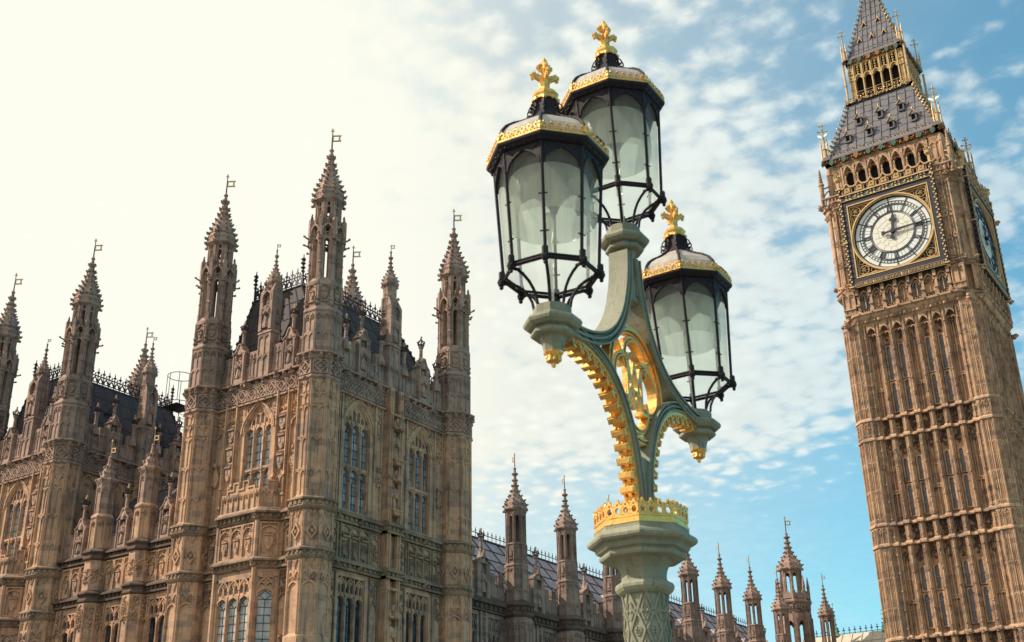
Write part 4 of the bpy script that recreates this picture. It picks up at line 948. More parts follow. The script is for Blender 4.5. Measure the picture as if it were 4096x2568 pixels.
# ================================================================== CONNECTING WING (river front, between the pavilions)
def wing():
    root = empty('palace_wing', (-36.4, -58, 0), 'low stone wing with gold tipped buttress turrets linking the two square pavilions', 'palace wing')
    a, b = -42.6, -30.75; y = -60.9; E = F((0, y, 0), X3, -Y3)
    bts = (-38.55, -34.3); gab = (-40.65, -36.42, -32.35)
    w_ = MB(); ops = [(g-.85, g+.85, 9.0, 15.0, 0) for g in gab]; wall_layer(w_, E, a, b, -2, 18.2, ops); bx(w_, E, a, b, -2, 18.2, -8, -.45)
    part('wall', w_, 'stone', root)
    tr = MB()
    for g in gab:
        window(root, E, g, 1.7, 9.0, 15.0, 0, 2, None, 'pane_dark', square=15.0, zt=13.7, dep=.22)
        for s in (-1, 1):
            n0, n1 = sorted((g+s*.95, g+s*1.42)); bar(tr, E, [(n0,9),(n0,15.3),(n1,15.3),(n1,9)], .08, -.02, .1); bar(tr, E, ogee_pts(n0, n1, 13.6, .5), .07, -.02, .1); carving(tr, E, n0, n1, 14.0, 15.2, .09, int(g*s), .06, 1.2)
        for q in (-1, 0, 1):
            u = g+q*.92; bar(tr, E, [(u-.4,16.0),(u-.4,17.95),(u+.4,17.95),(u+.4,16.0)], .08, -.02, .12, True); bar(tr, E, ogee_pts(u-.33, u+.33, 17.3, .45), .07, -.02, .1); shield(tr, E, u, 16.8, .36, .7, .1, True, int(q+g)); 
    part('tracery', tr, 'stone', root)
    st = MB()
    for z0_, z1_ in ((15.4, 15.95), (18.1, 18.6)):
        bx(st, E, a, b, z0_, z1_-.18, -.1, .12); bx(st, E, a, b, z0_, z0_+.14, -.1, .22); dentils(st, E, a, b, z0_+.17, z1_-.16, .2, .4); bx(st, E, a, b, z1_-.16, z1_-.06, -.1, .34); frus(st, E, a, b, z1_-.06, z1_+.18, -.1, .34, 0, .28)
        for u in bts: octa(st, (u, y-.1, 0), [(1.5,z0_-.1),(1.75,z0_),(1.75,z0_+.1),(1.62,z0_+.2),(1.62,z1_-.2),(1.9,z1_-.12),(1.9,z1_-.04),(1.4,z1_+.2)])
        for i in range(11): gargoyle(st, E, a+.6+i*1.05, z0_+.2, .12, i)
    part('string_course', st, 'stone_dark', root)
    battlement(root, E.at(0,0,-.05), a, b, 18.5, 20.3, 19.7, 'stone_grey', [(g, 21.3) for g in gab], 9, 7)
    for g in gab: pinnacle(root, g, y, 20.55)
    for u in bts:
        lo = MB(); octa(lo, (u, y-.1, 0), [(1.55,-2),(1.55,15.3),(1.45,15.9),(1.45,18.1),(1.3,18.6),(1.3,20.7),(1.42,20.8),(1.42,20.9),(1.12,21.1)])
        for k, f in oct_faces((u, y-.1), 1.3, (0,5,6,7)):
            heads(lo, f, -.26, .26, 20.6, .3, 1, -.02, .05, .03); carving(lo, f, -.2, .2, 20.2, 20.6, .06, k, .04); bx(lo, f, -.3, -.22, 18.6, 20.7, -.03, .05); bx(lo, f, .22, .3, 18.6, 20.7, -.03, .05)
        for k, f in oct_faces((u, y-.1), 1.45, (0,5,6,7)): carving(lo, f, -.25, .25, 16.5, 17.5, .07, k+4, .05, 1.2); heads(lo, f, -.28, .28, 15.3, .4, 1, -.02, .1, .03)
        for k, f in oct_faces((u, y-.1), 1.55, (0,5,6,7)):
            for e in (-1, 1): bx(lo, f, e*.32-.05, e*.32+.05, 8, 15.3, -.03, .06)
            carving(lo, f, -.28, .28, 13.6, 15.1, .08, k+8, .05, 1.2)
        p = part('buttress_turret', lo, 'stone', root)
        up = MB(); octa(up, (u, y-.1, 0), [(1.1,21.0),(1.08,23.0),(1.3,23.2),(1.38,23.35),(1.3,23.45),(1.0,23.5),(.82,23.9),(.5,24.3),(.3,24.55),(.22,24.9),(.28,25.0),(.14,25.1)])
        for k, f in oct_faces((u, y-.1), 1.1): 
            bx(up, f, -.24, -.18, 21.1, 23.1, -.03, .04); bx(up, f, .18, .24, 21.1, 23.1, -.03, .04); heads(up, f, -.2, .2, 22.9, .3, 1, -.02, .05, .02); carving(up, f, -.2, .2, 22.5, 22.9, .05, k, .04)
        for k in range(8): 
            an = (k+.5)*math.pi/4
            for rr_, z in ((.72,23.35),(.5,23.85),(.3,24.3)): lump(up, (u+rr_*math.cos(an), y-.1+rr_*math.sin(an), z), .09, k, (1,1,1.1), 5)
        part('finial', up, 'stone_grey', p)
        a_, g_ = vane_mbs(25.0, 26.1, 25.35, .42, 0.2)
        for nm, mb, mt in (('vane_pole', a_, 'gold_far'), ('weather_vane', g_, 'gold_far')):
            mb.v = [(v[0]+u, v[1]+y-.1, v[2]) for v in mb.v]; part(nm, mb, mt, p)
    rf = MB(); Rf = F((0,0,0), Y3, X3)
    rf.add([(a, -60.0, 18.6), (b, -60.0, 18.6), (b, -49, 18.6), (a, -49, 18.6), (a, -55.5, 24.2), (b, -55.5, 24.2)], [(0,1,5,4),(3,4,5,2),(0,4,3),(1,2,5),(0,3,2,1)])
    for i in range(11): x = a+(b-a)*i/10; tube(rf, [(x,-60.0,18.6),(x+.0,-55.5,24.2)], .05, 4)
    for j in range(1, 5): q = j/5; tube(rf, [(a,-60+4.5*q,18.6+5.6*q),(b,-60+4.5*q,18.6+5.6*q)], .04, 4)
    ro = part('roof', rf, 'roof_dark', root)
    c = MB(); crest(c, (a+.3,-55.5), (b-.3,-55.5), 24.2, .9, .5, fine=False); part('cresting', c, 'iron', ro)
    for g in (-38.8, -34.9):
        d = MB(); f = F((0,-59.0,0), X3, -Y3); bx(d, f, g-.35, g+.35, 19.3, 20.9, -1.5, 0); ext(d, f, [(g-.45,20.9),(g+.45,20.9),(g,21.6)], -1.5, .1); part('dormer', d, 'roof_dark', ro)
wing()

# caged ladder on the farther pavilion's roof
def ladder():
    root = empty('access_ladder', (-44.0, -50.5, 30), 'thin metal ladder with hoop cage on the farther pavilion roof', 'ladder')
    cx_, cy_ = -44.2, -51.3; r = MB(); c = MB()
    for e in (-.35, .35): tube(r, [(cx_+.6, cy_+e, 26.5), (cx_+.6, cy_+e, 33.0)], .035, 5)
    for i in range(20): tube(r, [(cx_+.6, cy_-.35, 26.8+i*.3), (cx_+.6, cy_+.35, 26.8+i*.3)], .02, 4)
    for z in (28.4, 29.6, 30.8, 32.9, 35.2): 
        tube(c, [(cx_+1.0*math.cos(a), cy_+1.0*math.sin(a), z+(0)) for a in np.linspace(0, 2*math.pi, 17)], .03, 4)
    for k in range(7): a = -2.4+k*.8; tube(c, [(cx_+1.0*math.cos(a), cy_+1.0*math.sin(a), 28.4 if k%2 else 32.9), (cx_+1.0*math.cos(a), cy_+1.0*math.sin(a), 35.2)], .03, 4)
    part('rail', r, 'iron', root); part('cage', c, 'iron', root)
    p = MB(); f = F((cx_, cy_, 0), X3, -Y3); frus(p, f, -.9, .9, 32.6, 32.9, -.9, .9, .7, .7); part('platform', p, 'iron', root)
ladder()

# ================================================================== NORTH RANGE
def north_range():
    root = empty('palace_range', (-27, -16, 0), 'long receding stone range with a tiled roof and a row of small spires', 'palace range')
    xw = -22.5; N = F((xw, 0, 0), Y3, X3); ya, yb = -48.0, 17.0; sp = 6.93
    ts = [-37.8+sp*i for i in range(8)]; gs = [-41.3]+[t_+sp/2 for t_ in ts[:-1]]
    w_ = MB(); bx(w_, N, ya, yb, -2, 16.4, -9, -.4)
    wins = []
    for g in gs: wins += [g-1.45, g+1.45]
    wins += [gs[0]-3.6]
    wins = [u for u in wins if u > ya+.9]
    wall_layer(w_, N, ya, yb, -2, 16.4, [(u-.78, u+.78, 10.5, 15.6, 0) for u in sorted(wins)])
    part('wall', w_, 'stone_range', root)
    st = MB()
    for z0_, z1_ in ((15.9, 16.75),):
        bx(st, N, ya, yb, z0_, z1_-.25, -.1, .12); bx(st, N, ya, yb, z0_, z0_+.12, -.1, .25); bx(st, N, ya, yb, z1_-.3, z1_-.12, -.1, .4); frus(st, N, ya, yb, z1_-.12, z1_+.2, -.1, .4, 0, .34)
        dentils(st, N, ya, yb, z0_+.15, z1_-.3, .22, .55)
        for i in range(60): gargoyle(st, N, ya+.6+i*1.08, z0_+.3, .13, i)
    part('string_course', st, 'stone_dark', root)
    tr = MB()
    for g in gs:
        for e in (-2.75, -.28, .28, 2.75):
            u = g+e; bx(tr, N, u-.1, u+.1, 9, 15.9, -.05, .12)
        for e in (-2.55, -.1, 2.35):
            u = g+e; carving(tr, N, u-.12, u+.32, 14.0, 15.8, .09, int(g*10+e), .07, 1.2)
    part('tracery', tr, 'stone_range', root)
    for u in wins: window(root, N, u, 1.56, 10.5, 15.6, 0, 3, None, 'pane_dark', mat='stone_range', square=15.6, zt=14.3, dep=.3, lead=False, mull=.11)
    # parapet bays
    edges = [ya]+ts
    for i, g in enumerate(gs):
        lo = ya if i == 0 else ts[i-1]+.75; hi = ts[i]-.75
        battlement(root, N.at(0,0,-.05), max(lo, ya), g-.7, 16.7, 18.75, 18.05, 'stone_range', [], 2, i)
        battlement(root, N.at(0,0,-.05), g+.7, hi, 16.7, 18.75, 18.05, 'stone_range', [], 2, i+20)
        gm = MB(); 
        bx(gm, N, g-.75, g-.3, 16.7, 19.3, -.3, .15); bx(gm, N, g+.3, g+.75, 16.7, 19.3, -.3, .15); bx(gm, N, g-.3, g+.3, 16.7, 19.3, -.3, -.1)
        ext(gm, N, [(g-.8,19.3),(g-.45,19.3),(g-.35,19.6),(g+.35,19.6),(g+.45,19.3),(g+.8,19.3),(g+.5,19.55),(g+.3,19.55),(g,20.2),(g-.3,19.55),(g-.5,19.55)], -.3, .2)
        bx(gm, N, g-.8, g+.8, 19.2, 19.35, -.33, .2); statue_mb(gm, N, g, 17.2, 1.6, i)
        part('gablet', gm, 'stone_range', root); pinnacle(root, xw-.1, g, 19.45)
    # turret bases and spirelets
    tb = None
    lo = MB(); octa(lo, (0,0,0), [(2.0,-2),(2.0,15.7),(1.9,15.8)]); 
    for k, f in oct_faces((0,0), 2.0, (0,1,6,7)): panel(lo, f, -.4, .4, 8, 15.6, 2, .06, 3); carving(lo, f, -.36, .36, 14.9, 15.5, .07, k, .04)
    lo2 = MB(); octa(lo2, (0,0,0), [(1.95,15.8),(2.25,15.95),(2.25,16.1),(2.1,16.2),(2.1,16.5),(2.4,16.6),(2.4,16.7),(1.6,17.0)])
    for k, f in oct_faces((0,0), 2.1, (0,1,6,7)): dentils(lo2, f, -.4, .4, 16.2, 16.5, .1, .4)
    src = None; sb = None
    for i, y in enumerate(ts):
        if src is None:
            src = spirelet('spire_turret', None, 16.8, 1.40, 21.1, 23.75, 26.35, 28.0, 'stone_range', root, (xw+.5, y), flag=2.6)
            c = part('base', lo, 'stone_range', None, loc=(0,0,0)); c.parent = src; c.location = (0,0,0)
            c = part('string_course', lo2, 'stone_dark', None, loc=(0,0,0)); c.parent = src; c.location = (0,0,0)
        else: clone(src, root, (xw+.5, y, 0))
    # roof
    rf = MB(); xe, xr, ze, zr = xw-.3, -28.0, 16.9, 23.2
    rf.add([(xe,ya,ze),(xe,yb,ze),(xr,yb,zr),(xr,ya,zr),(2*xr-xe,yb,ze),(2*xr-xe,ya,ze)], [(0,1,2,3),(3,2,4,5),(0,3,5),(1,4,2),(0,5,4,1)])
    sm_ = MB(); n = 36
    for i in range(n+1): y = ya+(yb-ya)*i/n; tube(sm_, [(xe,y,ze+.03),(xr,y,zr+.03)], .05, 4)
    for j in range(1, 6): q = j/6; tube(sm_, [(xe+(xr-xe)*q,ya,ze+(zr-ze)*q+.03),(xe+(xr-xe)*q,yb,ze+(zr-ze)*q+.03)], .05, 4)
    tube(sm_, [(xr,ya,zr),(xr,yb,zr)], .12, 6)
    ro = part('roof', rf, 'roof_range', root); part('seam', sm_, 'roof_dark', ro)
    c = MB(); crest(c, (xr,yb-.2), (xr,ya+.2), zr, .85, .55, fine=False); part('cresting', c, 'iron', ro)
    for y in (-34.5, -27.2, -20.3, -13.3, -6.4, .6, 7.5):
        d = MB(); f = F((xe-2.2,0,0), Y3, X3); bx(d, f, y-.35, y+.35, 18.6, 20.0, -1.6, .05); ext(d, f, [(y-.5,20.0),(y+.5,20.0),(y,20.7)], -1.6, .2); part('dormer', d, 'roof_range', ro)
    return src
NR = north_range()

def stair_tower():
    x, y = -22.5, 15.9; root = empty('stair_tower', (x, y, 0), 'tallest octagonal open stone turret beyond the range, between lamp and clock tower', 'turret')
    b = MB(); octa(b, (0,0,0), [(3.3,-2),(3.3,18.5)])
    for k in range(8):
        a = (k+.5)*math.pi/4; n = np.array([math.cos(a), math.sin(a), 0]); f = F(n*1.55, (-n[1], n[0], 0), n); bx(b, f, -.3, .3, 18.4, 23.9, -.3, .15); bx(b, f, -.1, .1, 18.4, 23.5, .15, .25)
    for k, f in oct_faces((0,0), 3.1):
        spandrels(b, f, -.42, .42, 22.4, 23.9, .8, -.3, 0); heads(b, f, -.55, .55, 24.8, .5, 2, -.02, .1); carving(b, f, -.5, .5, 24.0, 24.8, .11, k, .08)
    octa(b, (0,0,0), [(3.0,23.8),(3.0,24.9),(3.5,25.1),(3.5,25.3),(3.2,25.4),(3.2,25.5)])
    for k, f in oct_faces((0,0), 3.2):
        bx(b, f, -.65, .65, 25.4, 26.0, -.15, 0)
        for e in (-.5, 0, .5): bx(b, f, e-.12, e+.12, 26.0, 26.3, -.15, 0); 
    for k in range(8):
        a = (k+.5)*math.pi/4; q = (1.66*math.cos(a), 1.66*math.sin(a)); lathe(b, (*q,0), [(.16,24.9),(.15,26.6),(.18,26.7),(.06,27.7),(.03,27.9)], 6); 
        for z in (26.9, 27.2, 27.5): lump(b, (*q, z), .1, k, (1,1,.7), 5)
    part('base', b, 'stone_range', root, loc=(x, y, 0))
    s = spirelet('lantern_spire', None, 25.4, 2.1, 26.1, 28.9, 32.3, 34.6, 'stone_range', root, (x, y), flag=.5)
stair_tower()
def far_range():
    root = empty('palace_range', (-14, 19, 0), 'distant low range with a pale roof just left of the clock tower', 'palace range')
    y0 = 17.0; E = F((0, y0, 0), X3, -Y3); a, b = -24, 4
    w_ = MB(); bx(w_, E, a, b, -2, 17.0, -12, 0); part('wall', w_, 'stone_range', root)
    rf = MB(); rf.add([(a,y0-.3,17.0),(b,y0-.3,17.0),(b,y0+4.5,22.3),(a,y0+4.5,22.3),(b,y0+10,17),(a,y0+10,17)], [(0,1,2,3),(3,2,4,5),(0,3,5),(1,4,2),(0,5,4,1)])
    for i in range(26): x = a+(b-a)*i/25; tube(rf, [(x,y0-.3,17.03),(x,y0+4.5,22.33)], .06, 4)
    for j in range(1, 5): q = j/5; tube(rf, [(a,y0-.3+4.8*q,17.03+5.3*q),(b,y0-.3+4.8*q,17.03+5.3*q)], .05, 4)
    ro = part('roof', rf, 'roof_pale', root)
    c = MB(); f = F((0,y0+4.5,0), X3, -Y3)
    for i in range(44):
        u = a+.3+i*.62; bx(c, f, u-.03, u+.03, 22.3, 22.95, -.03, .03); bx(c, f, u-.16, u+.16, 22.68, 22.78, -.03, .03); lump(c, f.P(u,22.98,0), .07, 1); bx(c, f, u-.3, u+.3, 22.38, 22.43, -.02, .02)
    part('cresting', c, 'iron', ro)
    for x, h in ((-20.3, 25.7), (-14.8, 25.6)):
        fl = MB(); lathe(fl, (0,0,0), [(.45,22.2),(.32,22.6),(.22,23.2),(.12,24.0),(.1,24.4),(.05,24.6),(.03,h)], 6)
        for z, r in ((22.7,.32),(23.1,.27),(23.5,.22),(24.0,.18),(24.4,.14)):
            for k in range(4): lump(fl, (r*math.cos(k*1.57+.6), r*math.sin(k*1.57+.6), z), .09, k, (1,1,.7), 5)
        lump(fl, (0,0,h), .09, 3, (1,1,1.4), 5); part('finial', fl, 'verdigris', ro, loc=(x, y0+4.5, 0))
    pinnacle(root, -11.5, y0-.2, 19.2)
    r2 = empty('stair_tower', (-18.6, 14.6, 0), 'dark octagonal stone turret with a small flag before the pale roof', 'turret')
    spirelet('lantern_spire', None, -2, 1.3, 20.0, 23.3, 25.9, 27.7, 'stone_range', r2, (-18.6, 14.6), flag=.4)
far_range()

# ================================================================== CLOCK TOWER (axis at x = y = 0)
def clock_tower():
    root = empty('clock_tower', (0, 0, 0), 'tall stone clock tower at right with a white dial, gilded ornament and grey spire', 'clock tower')
    dirs = [(X3, -Y3), (Y3, X3), (-X3, Y3), (-Y3, -X3)]
    FR = lambda k, d: F(dirs[k][1]*d, dirs[k][0], dirs[k][1])
    ST = 'stone_tower'
    core = MB(); bx(core, F((0,0,0), X3, -Y3), -5.4, 5.4, -2, 49, -5.4, 5.4); part('core_wall', core, ST, root)
    body = MB(); strg = MB(); carv = MB()
    bays = [-3.6+1.2*i for i in range(7)]
    stages = ((2, 15.9), (17.0, 24.5), (26.5, 34.1), (36.0, 44.9))
    for k in (0, 1):
        f = FR(k, 5.4)
        for i in range(8):
            u = -4.2+1.2*i
            w_ = .24 if 0 < i < 7 else .16
            bx(body, f, u-w_, u+w_, -2, 45.2, -.1, .42); bx(body, f, u-w_*.62, u+w_*.62, -2, 45.0, .3, .54); bx(body, f, u-w_*.22, u+w_*.22, -2, 45.2, .5, .64)
            for e in (-.9, -.45, .45, .9): bx(body, f, u+w_*e-.018, u+w_*e+.018, -2, 45.0, .3, .47 if abs(e) > .6 else .6)
            for z in np.arange(5, 44.5, 1.55): 
                bx(body, f, u-.06, u+.06, z, z+.12, .6, .72)
        for i, u in enumerate(bays):
            lanc = i in (1, 2, 4, 5)
            for (z0_, z1_) in stages:
                # blind mullion, carved heads under the string course
                if not lanc:
                    bx(body, f, u-.06, u+.06, z0_, z1_-.3, -.05, .16); bx(body, f, u-.24, u-.18, z0_, z1_, -.05, .12); bx(body, f, u+.18, u+.24, z0_, z1_, -.05, .12)
                    zq = z0_+2.7; quatre(body, f, u-.34, u, zq-.17, zq+.17, .26, i, False); quatre(body, f, u, u+.34, zq-.17, zq+.17, .26, i+3, False)
                    heads(body, f, u-.3, u+.3, z0_+(z1_-z0_)*.62, .25, 2, -.02, .14, .03)
                else:
                    zm = z0_+3.35
                    for a, b in ((z0_+.45, zm-.15), (zm+.15, min(z1_-2.0, z0_+6.75))):
                        if b-a < .5: continue
                        win = MB(); gl = MB()
                        bx(gl, f, u-.17, u+.17, a, b, -.05, .03)
                        bx(win, f, u-.30, u-.17, a-.1, b+.1, -.05, .2); bx(win, f, u+.17, u+.30, a-.1, b+.1, -.05, .2)
                        spandrels(win, f, u-.17, u+.17, b-.25, b+.12, .24, -.05, .16); bx(win, f, u-.17, u+.17, a-.1, a, -.05, .2)
                        for z in np.arange(a+1, b, 1.1): bx(win, f, u-.17, u+.17, z, z+.03, .0, .05)
                        wo = part('window', win, ST, root); part('glass', gl, 'pane_tower', wo)
                if z1_ > 40:   # corbelled arches at the top of the shaft
                    spandrels(body, f, u-.38, u+.38, 44.15, 45.2, .62, -.05, .62); heads(body, f, u-.36, u+.36, 44.2, .26, 2, .0, .4, .03)
                    carving(carv, f, u-.2, u+.2, 42.9, 44.1, .12, i+k*9, .14, .8); carving(carv, f, u-.16, u+.16, 43.6, 44.1, .1, i+50, .28, .8)
                else:
                    carving(carv, f, u-.22, u+.22, z1_-1.6, z1_-.1, .13, i+int(z1_)*3+k*7, .2, 1.1); bar(carv, f, ogee_pts(u-.3, u+.3, z1_-1.1, .6), .07, 0, .2)
            for zb in (24.6, 34.15, 15.0):
                carving(carv, f, u-.34, u+.34, zb+.15, zb+1.55, .12, i+int(zb)+k*5, .1, 1.5); heads(carv, f, u-.36, u+.36, zb+1.65, .3, 2, .0, .16, .03)
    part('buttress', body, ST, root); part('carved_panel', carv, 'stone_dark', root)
    # corner turrets of the shaft
    ct = MB(); q = 5.12; octa(ct, (0,0,0), [(2.2,-2),(2.2,45.4)])
    for k, f in oct_faces((0,0), 2.2):
        h = 2.2*.4142/2
        for e in (-1, 1): bx(ct, f, e*h-.07, e*h+.07, -2, 45.2, -.05, .08)
        bx(ct, f, -.035, .035, -2, 45, -.02, .07)
        for e in (-.3, -.16, .16, .3): bx(ct, f, e-.014, e+.014, -2, 45, -.02, .045)
        for z in np.arange(4, 45, 2.55): heads(ct, f, -h, h, z, .3, 2, -.02, .055, .07); 
        for zb in (24.6, 34.2, 15.0): heads(ct, f, -h, h, zb+1.6, .4, 2, -.02, .09, .05); carving(ct, f, -h+.1, h-.1, zb+.9, zb+1.5, .08, k+int(zb), .05, 1.2)
        carving(ct, f, -h+.08, h-.08, 44.3, 45.1, .08, k, .06, 1.2)
    o = part('corner_turret', ct, ST, root, loc=(q, -q, 0))
    for x, y in ((-q,-q),(q,q),(-q,q)): clone(o, root, (x, y, 0))
    for z0_ in (14.9, 16.6, 24.45, 26.25, 34.0, 35.8):
        strg = MB()
        for x, y, st_ in ((-q,-q,5),(q,-q,7),(q,q,1),(-q,q,3)):
            pass
        pr_ = [(0,z0_),(.16,z0_+.02),(.2,z0_+.1),(.2,z0_+.16),(.02,z0_+.36)]
        for k in range(4):
            f = FR(k, 5.4)
            bx(strg, f, -4.2, 4.2, z0_, z0_+.14, -.1, .52); frus(strg, f, -4.2, 4.2, z0_+.14, z0_+.42, -.1, .52, 0, .45)
            for i in range(8): u = -4.2+1.2*i; bx(strg, f, u-.3, u+.3, z0_, z0_+.16, .3, .78); frus(strg, f, u-.3, u+.3, z0_+.16, z0_+.36, .3, .78, .05, .2)
        for x, y in ((-q,-q),(q,-q),(q,q),(-q,q)): octa(strg, (x,y,0), [(2.2,z0_-.06),(2.55,z0_),(2.55,z0_+.14),(2.2,z0_+.36)])
        if z0_ < 17:
            for k in (0, 1):
                for i in range(8): gargoyle(strg, FR(k, 6.0), -4.2+1.2*i, z0_+.02, .16, i)
        part('string_course', strg, ST, root)
    # ---- corbelled cove, little arcade and its balcony
    def sq(prof, mb, cut=1.1):      # profile swept round the chamfered square
        pl = []
        for sx_, sy_ in ((-1,-1),(1,-1),(1,1),(-1,1)):
            a = (sx_*(5.4-0), sy_*(5.4-cut)); b = (sx_*(5.4-cut), sy_*(5.4-0))
            pl += [a, b] if (sx_*sy_ > 0) else [b, a]
        course(mb, pl, prof, True)
    cv = MB(); sq([(-.4,44.9),(.55,45.0),(.6,45.15),(1.05,45.65),(1.15,45.9),(1.3,45.95),(1.3,46.15),(1.2,46.2),(-.4,46.2)], cv)
    for k in (0, 1):
        for i in range(26): lump(cv, FR(k, 6.25).P(-5+.4*i, 45.38, 0), .12 if i % 3 else .22, i, (1,1,.8), 5)
        for i in range(8): gargoyle(cv, FR(k, 6.62), -4.2+1.2*i, 46.02, .13, i)
        for e in (-1, 1): gargoyle(cv, FR(k, 6.3), e*5.6, 45.3, .3, e)
    for a, b in ((-1,-1),(1,-1),(1,1)): 
        for j in range(6): lump(cv, (a*(5.75-.1*j), b*(5.75-.1*j), 45.9-.35*j), .36-.03*j, j, (1,1,1), 6)
    part('cornice', cv, ST, root)
    ar = MB(); ag = MB(); sq([(-.4,46.1),(.75,46.1),(.75,48.7),(-.4,48.7)], ar, 1.0)
    for k in (0, 1):
        f = FR(k, 6.15)
        for i in range(8):
            u = -4.2+1.2*i; bx(ar, f, u-.12, u+.12, 46.2, 48.6, -.05, .34); bx(ar, f, u-.17, u+.17, 46.9, 47.1, 0, .5); bx(ar, f, u-.15, u+.15, 48.0, 48.7, 0, .55); bx(ar, f, u-.2, u+.2, 46.1, 46.45, 0, .5)
        for i, u in enumerate(bays):
            bar(ar, f, arch_pts(u-.45, u+.45, 47.7, .65, 5), .1, 0, .4); bar(ar, f, arch_pts(u-.3, u+.3, 47.6, .5, 5), .09, 0, .25); bx(ar, f, u-.45, u+.45, 46.2, 46.6, 0, .3)
            quatre(ar, f.at(0,0,.25), u-.4, u-.02, 46.22, 46.58, .05, i, False); quatre(ar, f.at(0,0,.25), u+.02, u+.4, 46.22, 46.58, .05, i, False)
            if i % 2 == 0:
                bx(ag, f, u-.28, u-.04, 46.6, 47.9, .0, .06); bx(ag, f, u+.04, u+.28, 46.6, 47.9, .0, .06); bx(ar, f, u-.04, u+.04, 46.6, 48, 0, .14)
            else: bx(ar, f, u-.03, u+.03, 46.6, 48, 0, .12)
            heads(ar, f, u-.36, u+.36, 48.1, .3, 2, 0, .16, .03)
        for s in (-1, 1):
            a, b = sorted((s*4.45, s*5.65)); bx(ar, f, a, b, 46.2, 48.65, -.05, .35); panel(ar, f.at(0,0,.35), a+.05, b-.05, 46.9, 48.5, 2, .1, 1, .09, .5); bx(ar, f, a, b, 46.75, 46.85, .3, .5); carving(ar, f.at(0,0,.35), a+.1, b-.1, 48.0, 48.5, .09, k+s, .06, 1.2); quatre(ar, f.at(0,0,.35), a+.05, a+.6, 46.25, 46.75, .05, 1, False); quatre(ar, f.at(0,0,.35), b-.6, b-.05, 46.25, 46.75, .05, 1, False)
    sq([(.3,48.6),(1.2,48.7),(1.3,48.85),(1.15,48.9),(1.15,49.2),(1.3,49.25),(1.3,49.35),(1.0,49.5),(.3,49.5)], ar, 1.0)
    for k in (0, 1):
        for s in (-1, 1): dentils(ar, FR(k, 6.5), *sorted((s*4.5, s*5.9)), 48.9, 49.2, .12, .2); gargoyle(ar, FR(k, 6.6), s*6.1, 49.05, .22, s)
    a_ = part('arcade', ar, ST, root); part('glass', ag, 'pane_dark', a_)
    # ---- clock stage
    cs = MB(); sq([(-.4,49.3),(1.05,49.3),(1.05,57.4),(-.4,57.4)], cs, .75)
    for k in (0, 1):
        f = FR(k, 6.45)
        for s in (-1, 1):
            for u in (4.55, 5.12, 5.68): bx(cs, f, s*u-.09, s*u+.09, 49.4, 57.3, -.05, .14); bx(cs, f, s*u-.035, s*u+.035, 49.4, 57.3, .1, .2)
            a, b = sorted((s*4.6, s*5.7))
            for z in (51.2, 53.5): quatre(cs, f, a+.02, (a+b)/2, z, z+.6, .14, 3); quatre(cs, f, (a+b)/2, b-.02, z, z+.6, .14, 4)
            heads(cs, f, a, b, 57.25, .45, 4, 0, .12, .04); heads(cs, f, a, b, 55.7, .2, 4, 0, .1, .04)
            for u in (4.84, 5.4): bx(cs, f, s*u-.03, s*u+.03, 49.4, 57.2, 0, .08)
    sq([(.9,57.2),(1.15,57.3),(1.35,57.55),(1.35,57.65),(1.2,57.7),(1.2,58.2),(1.4,58.25),(1.4,58.35),(1.0,58.5)], cs, .75)
    for k in (0, 1):
        f = FR(k, 6.6)
        for s in (-1, 1):
            a, b = sorted((s*4.6, s*6.3)); heads(cs, f, a, b, 58.95, .35, 5, -.25, .0, .05)
            for i in range(6): u = a+(b-a)*i/5; bx(cs, f, u-.06, u+.06, 58.3, 58.95, -.25, 0)
            bx(cs, f, a, b, 58.9, 59.05, -.3, .08); carving(cs, f, a+.2, b-.2, 57.75, 58.15, .12, 5, .05, 1.2)
            gargoyle(cs, f.at(0,0,.1), s*6.4, 57.9, .28, k+s)
    part('clock_stage', cs, ST, root)
    # corner stone pinnacles with flying struts
    for i, (x, y) in enumerate(((-1,-1),(1,-1),(1,1))):
        p = MB(); cx_, cy_ = x*6.25, y*6.25; lathe(p, (0,0,0), [(.22,58.3),(.22,60.6),(.3,60.7),(.3,60.85),(.2,60.95),(.05,62.6)], 8)
        for z in (61.1,61.4,61.7,62.0,62.3): 
            for a in range(4): lump(p, (.19*(1-(z-60.9)/2)*math.cos(a*1.57), .19*(1-(z-60.9)/2)*math.sin(a*1.57), z), .08, a, (1,1,1), 4)
        tube(p, [(0,0,60.3),(-x*.45,-y*.45,60.6),(-x*.8,-y*.8,61.1)], .08, 5); tube(p, [(0,0,59.3),(-x*.4,-y*.4,60.1),(-x*.8,-y*.8,60.4)], .07, 5)
        part('stone_pinnacle', p, ST, root, loc=(cx_, cy_, 0))
    # ---- dials
    for k in (0, 1):
        f = FR(k, 6.5).at(0, 53.45, 0)
        fr = MB(); fb = f; f = F(fb.o, fb.u*1.045, fb.n, fb.v*1.045)
        bar(fr, f, [(-3.98,-3.98),(3.98,-3.98),(3.98,3.98),(-3.98,3.98)], .5, 0, .42, True); bx(fr, f, -4.0, 4.0, -4.0, 4.0, .0, .1)
        cf = part('clock_face', fr, 'navy', root)
        g = MB(); s3 = 3.66
        bar(g, f, [(-s3,-s3),(s3,-s3),(s3,s3),(-s3,s3)], .10, .1, .46, True); bar(g, f, [(-s3+.17,-s3+.17),(s3-.17,-s3+.17),(s3-.17,s3-.17),(-s3+.17,s3-.17)], .05, .1, .36, True)
        cir = lambda r, n=48: [(r*math.cos(2*math.pi*i/n), r*math.sin(2*math.pi*i/n)) for i in range(n)]
        bar(g, f, cir(3.66, 64), .12, .1, .44, True); bar(g, f, cir(3.54, 64), .09, .1, .34, True)
        part('dial_ring', g, 'gold_far', cf)
        lt = MB()
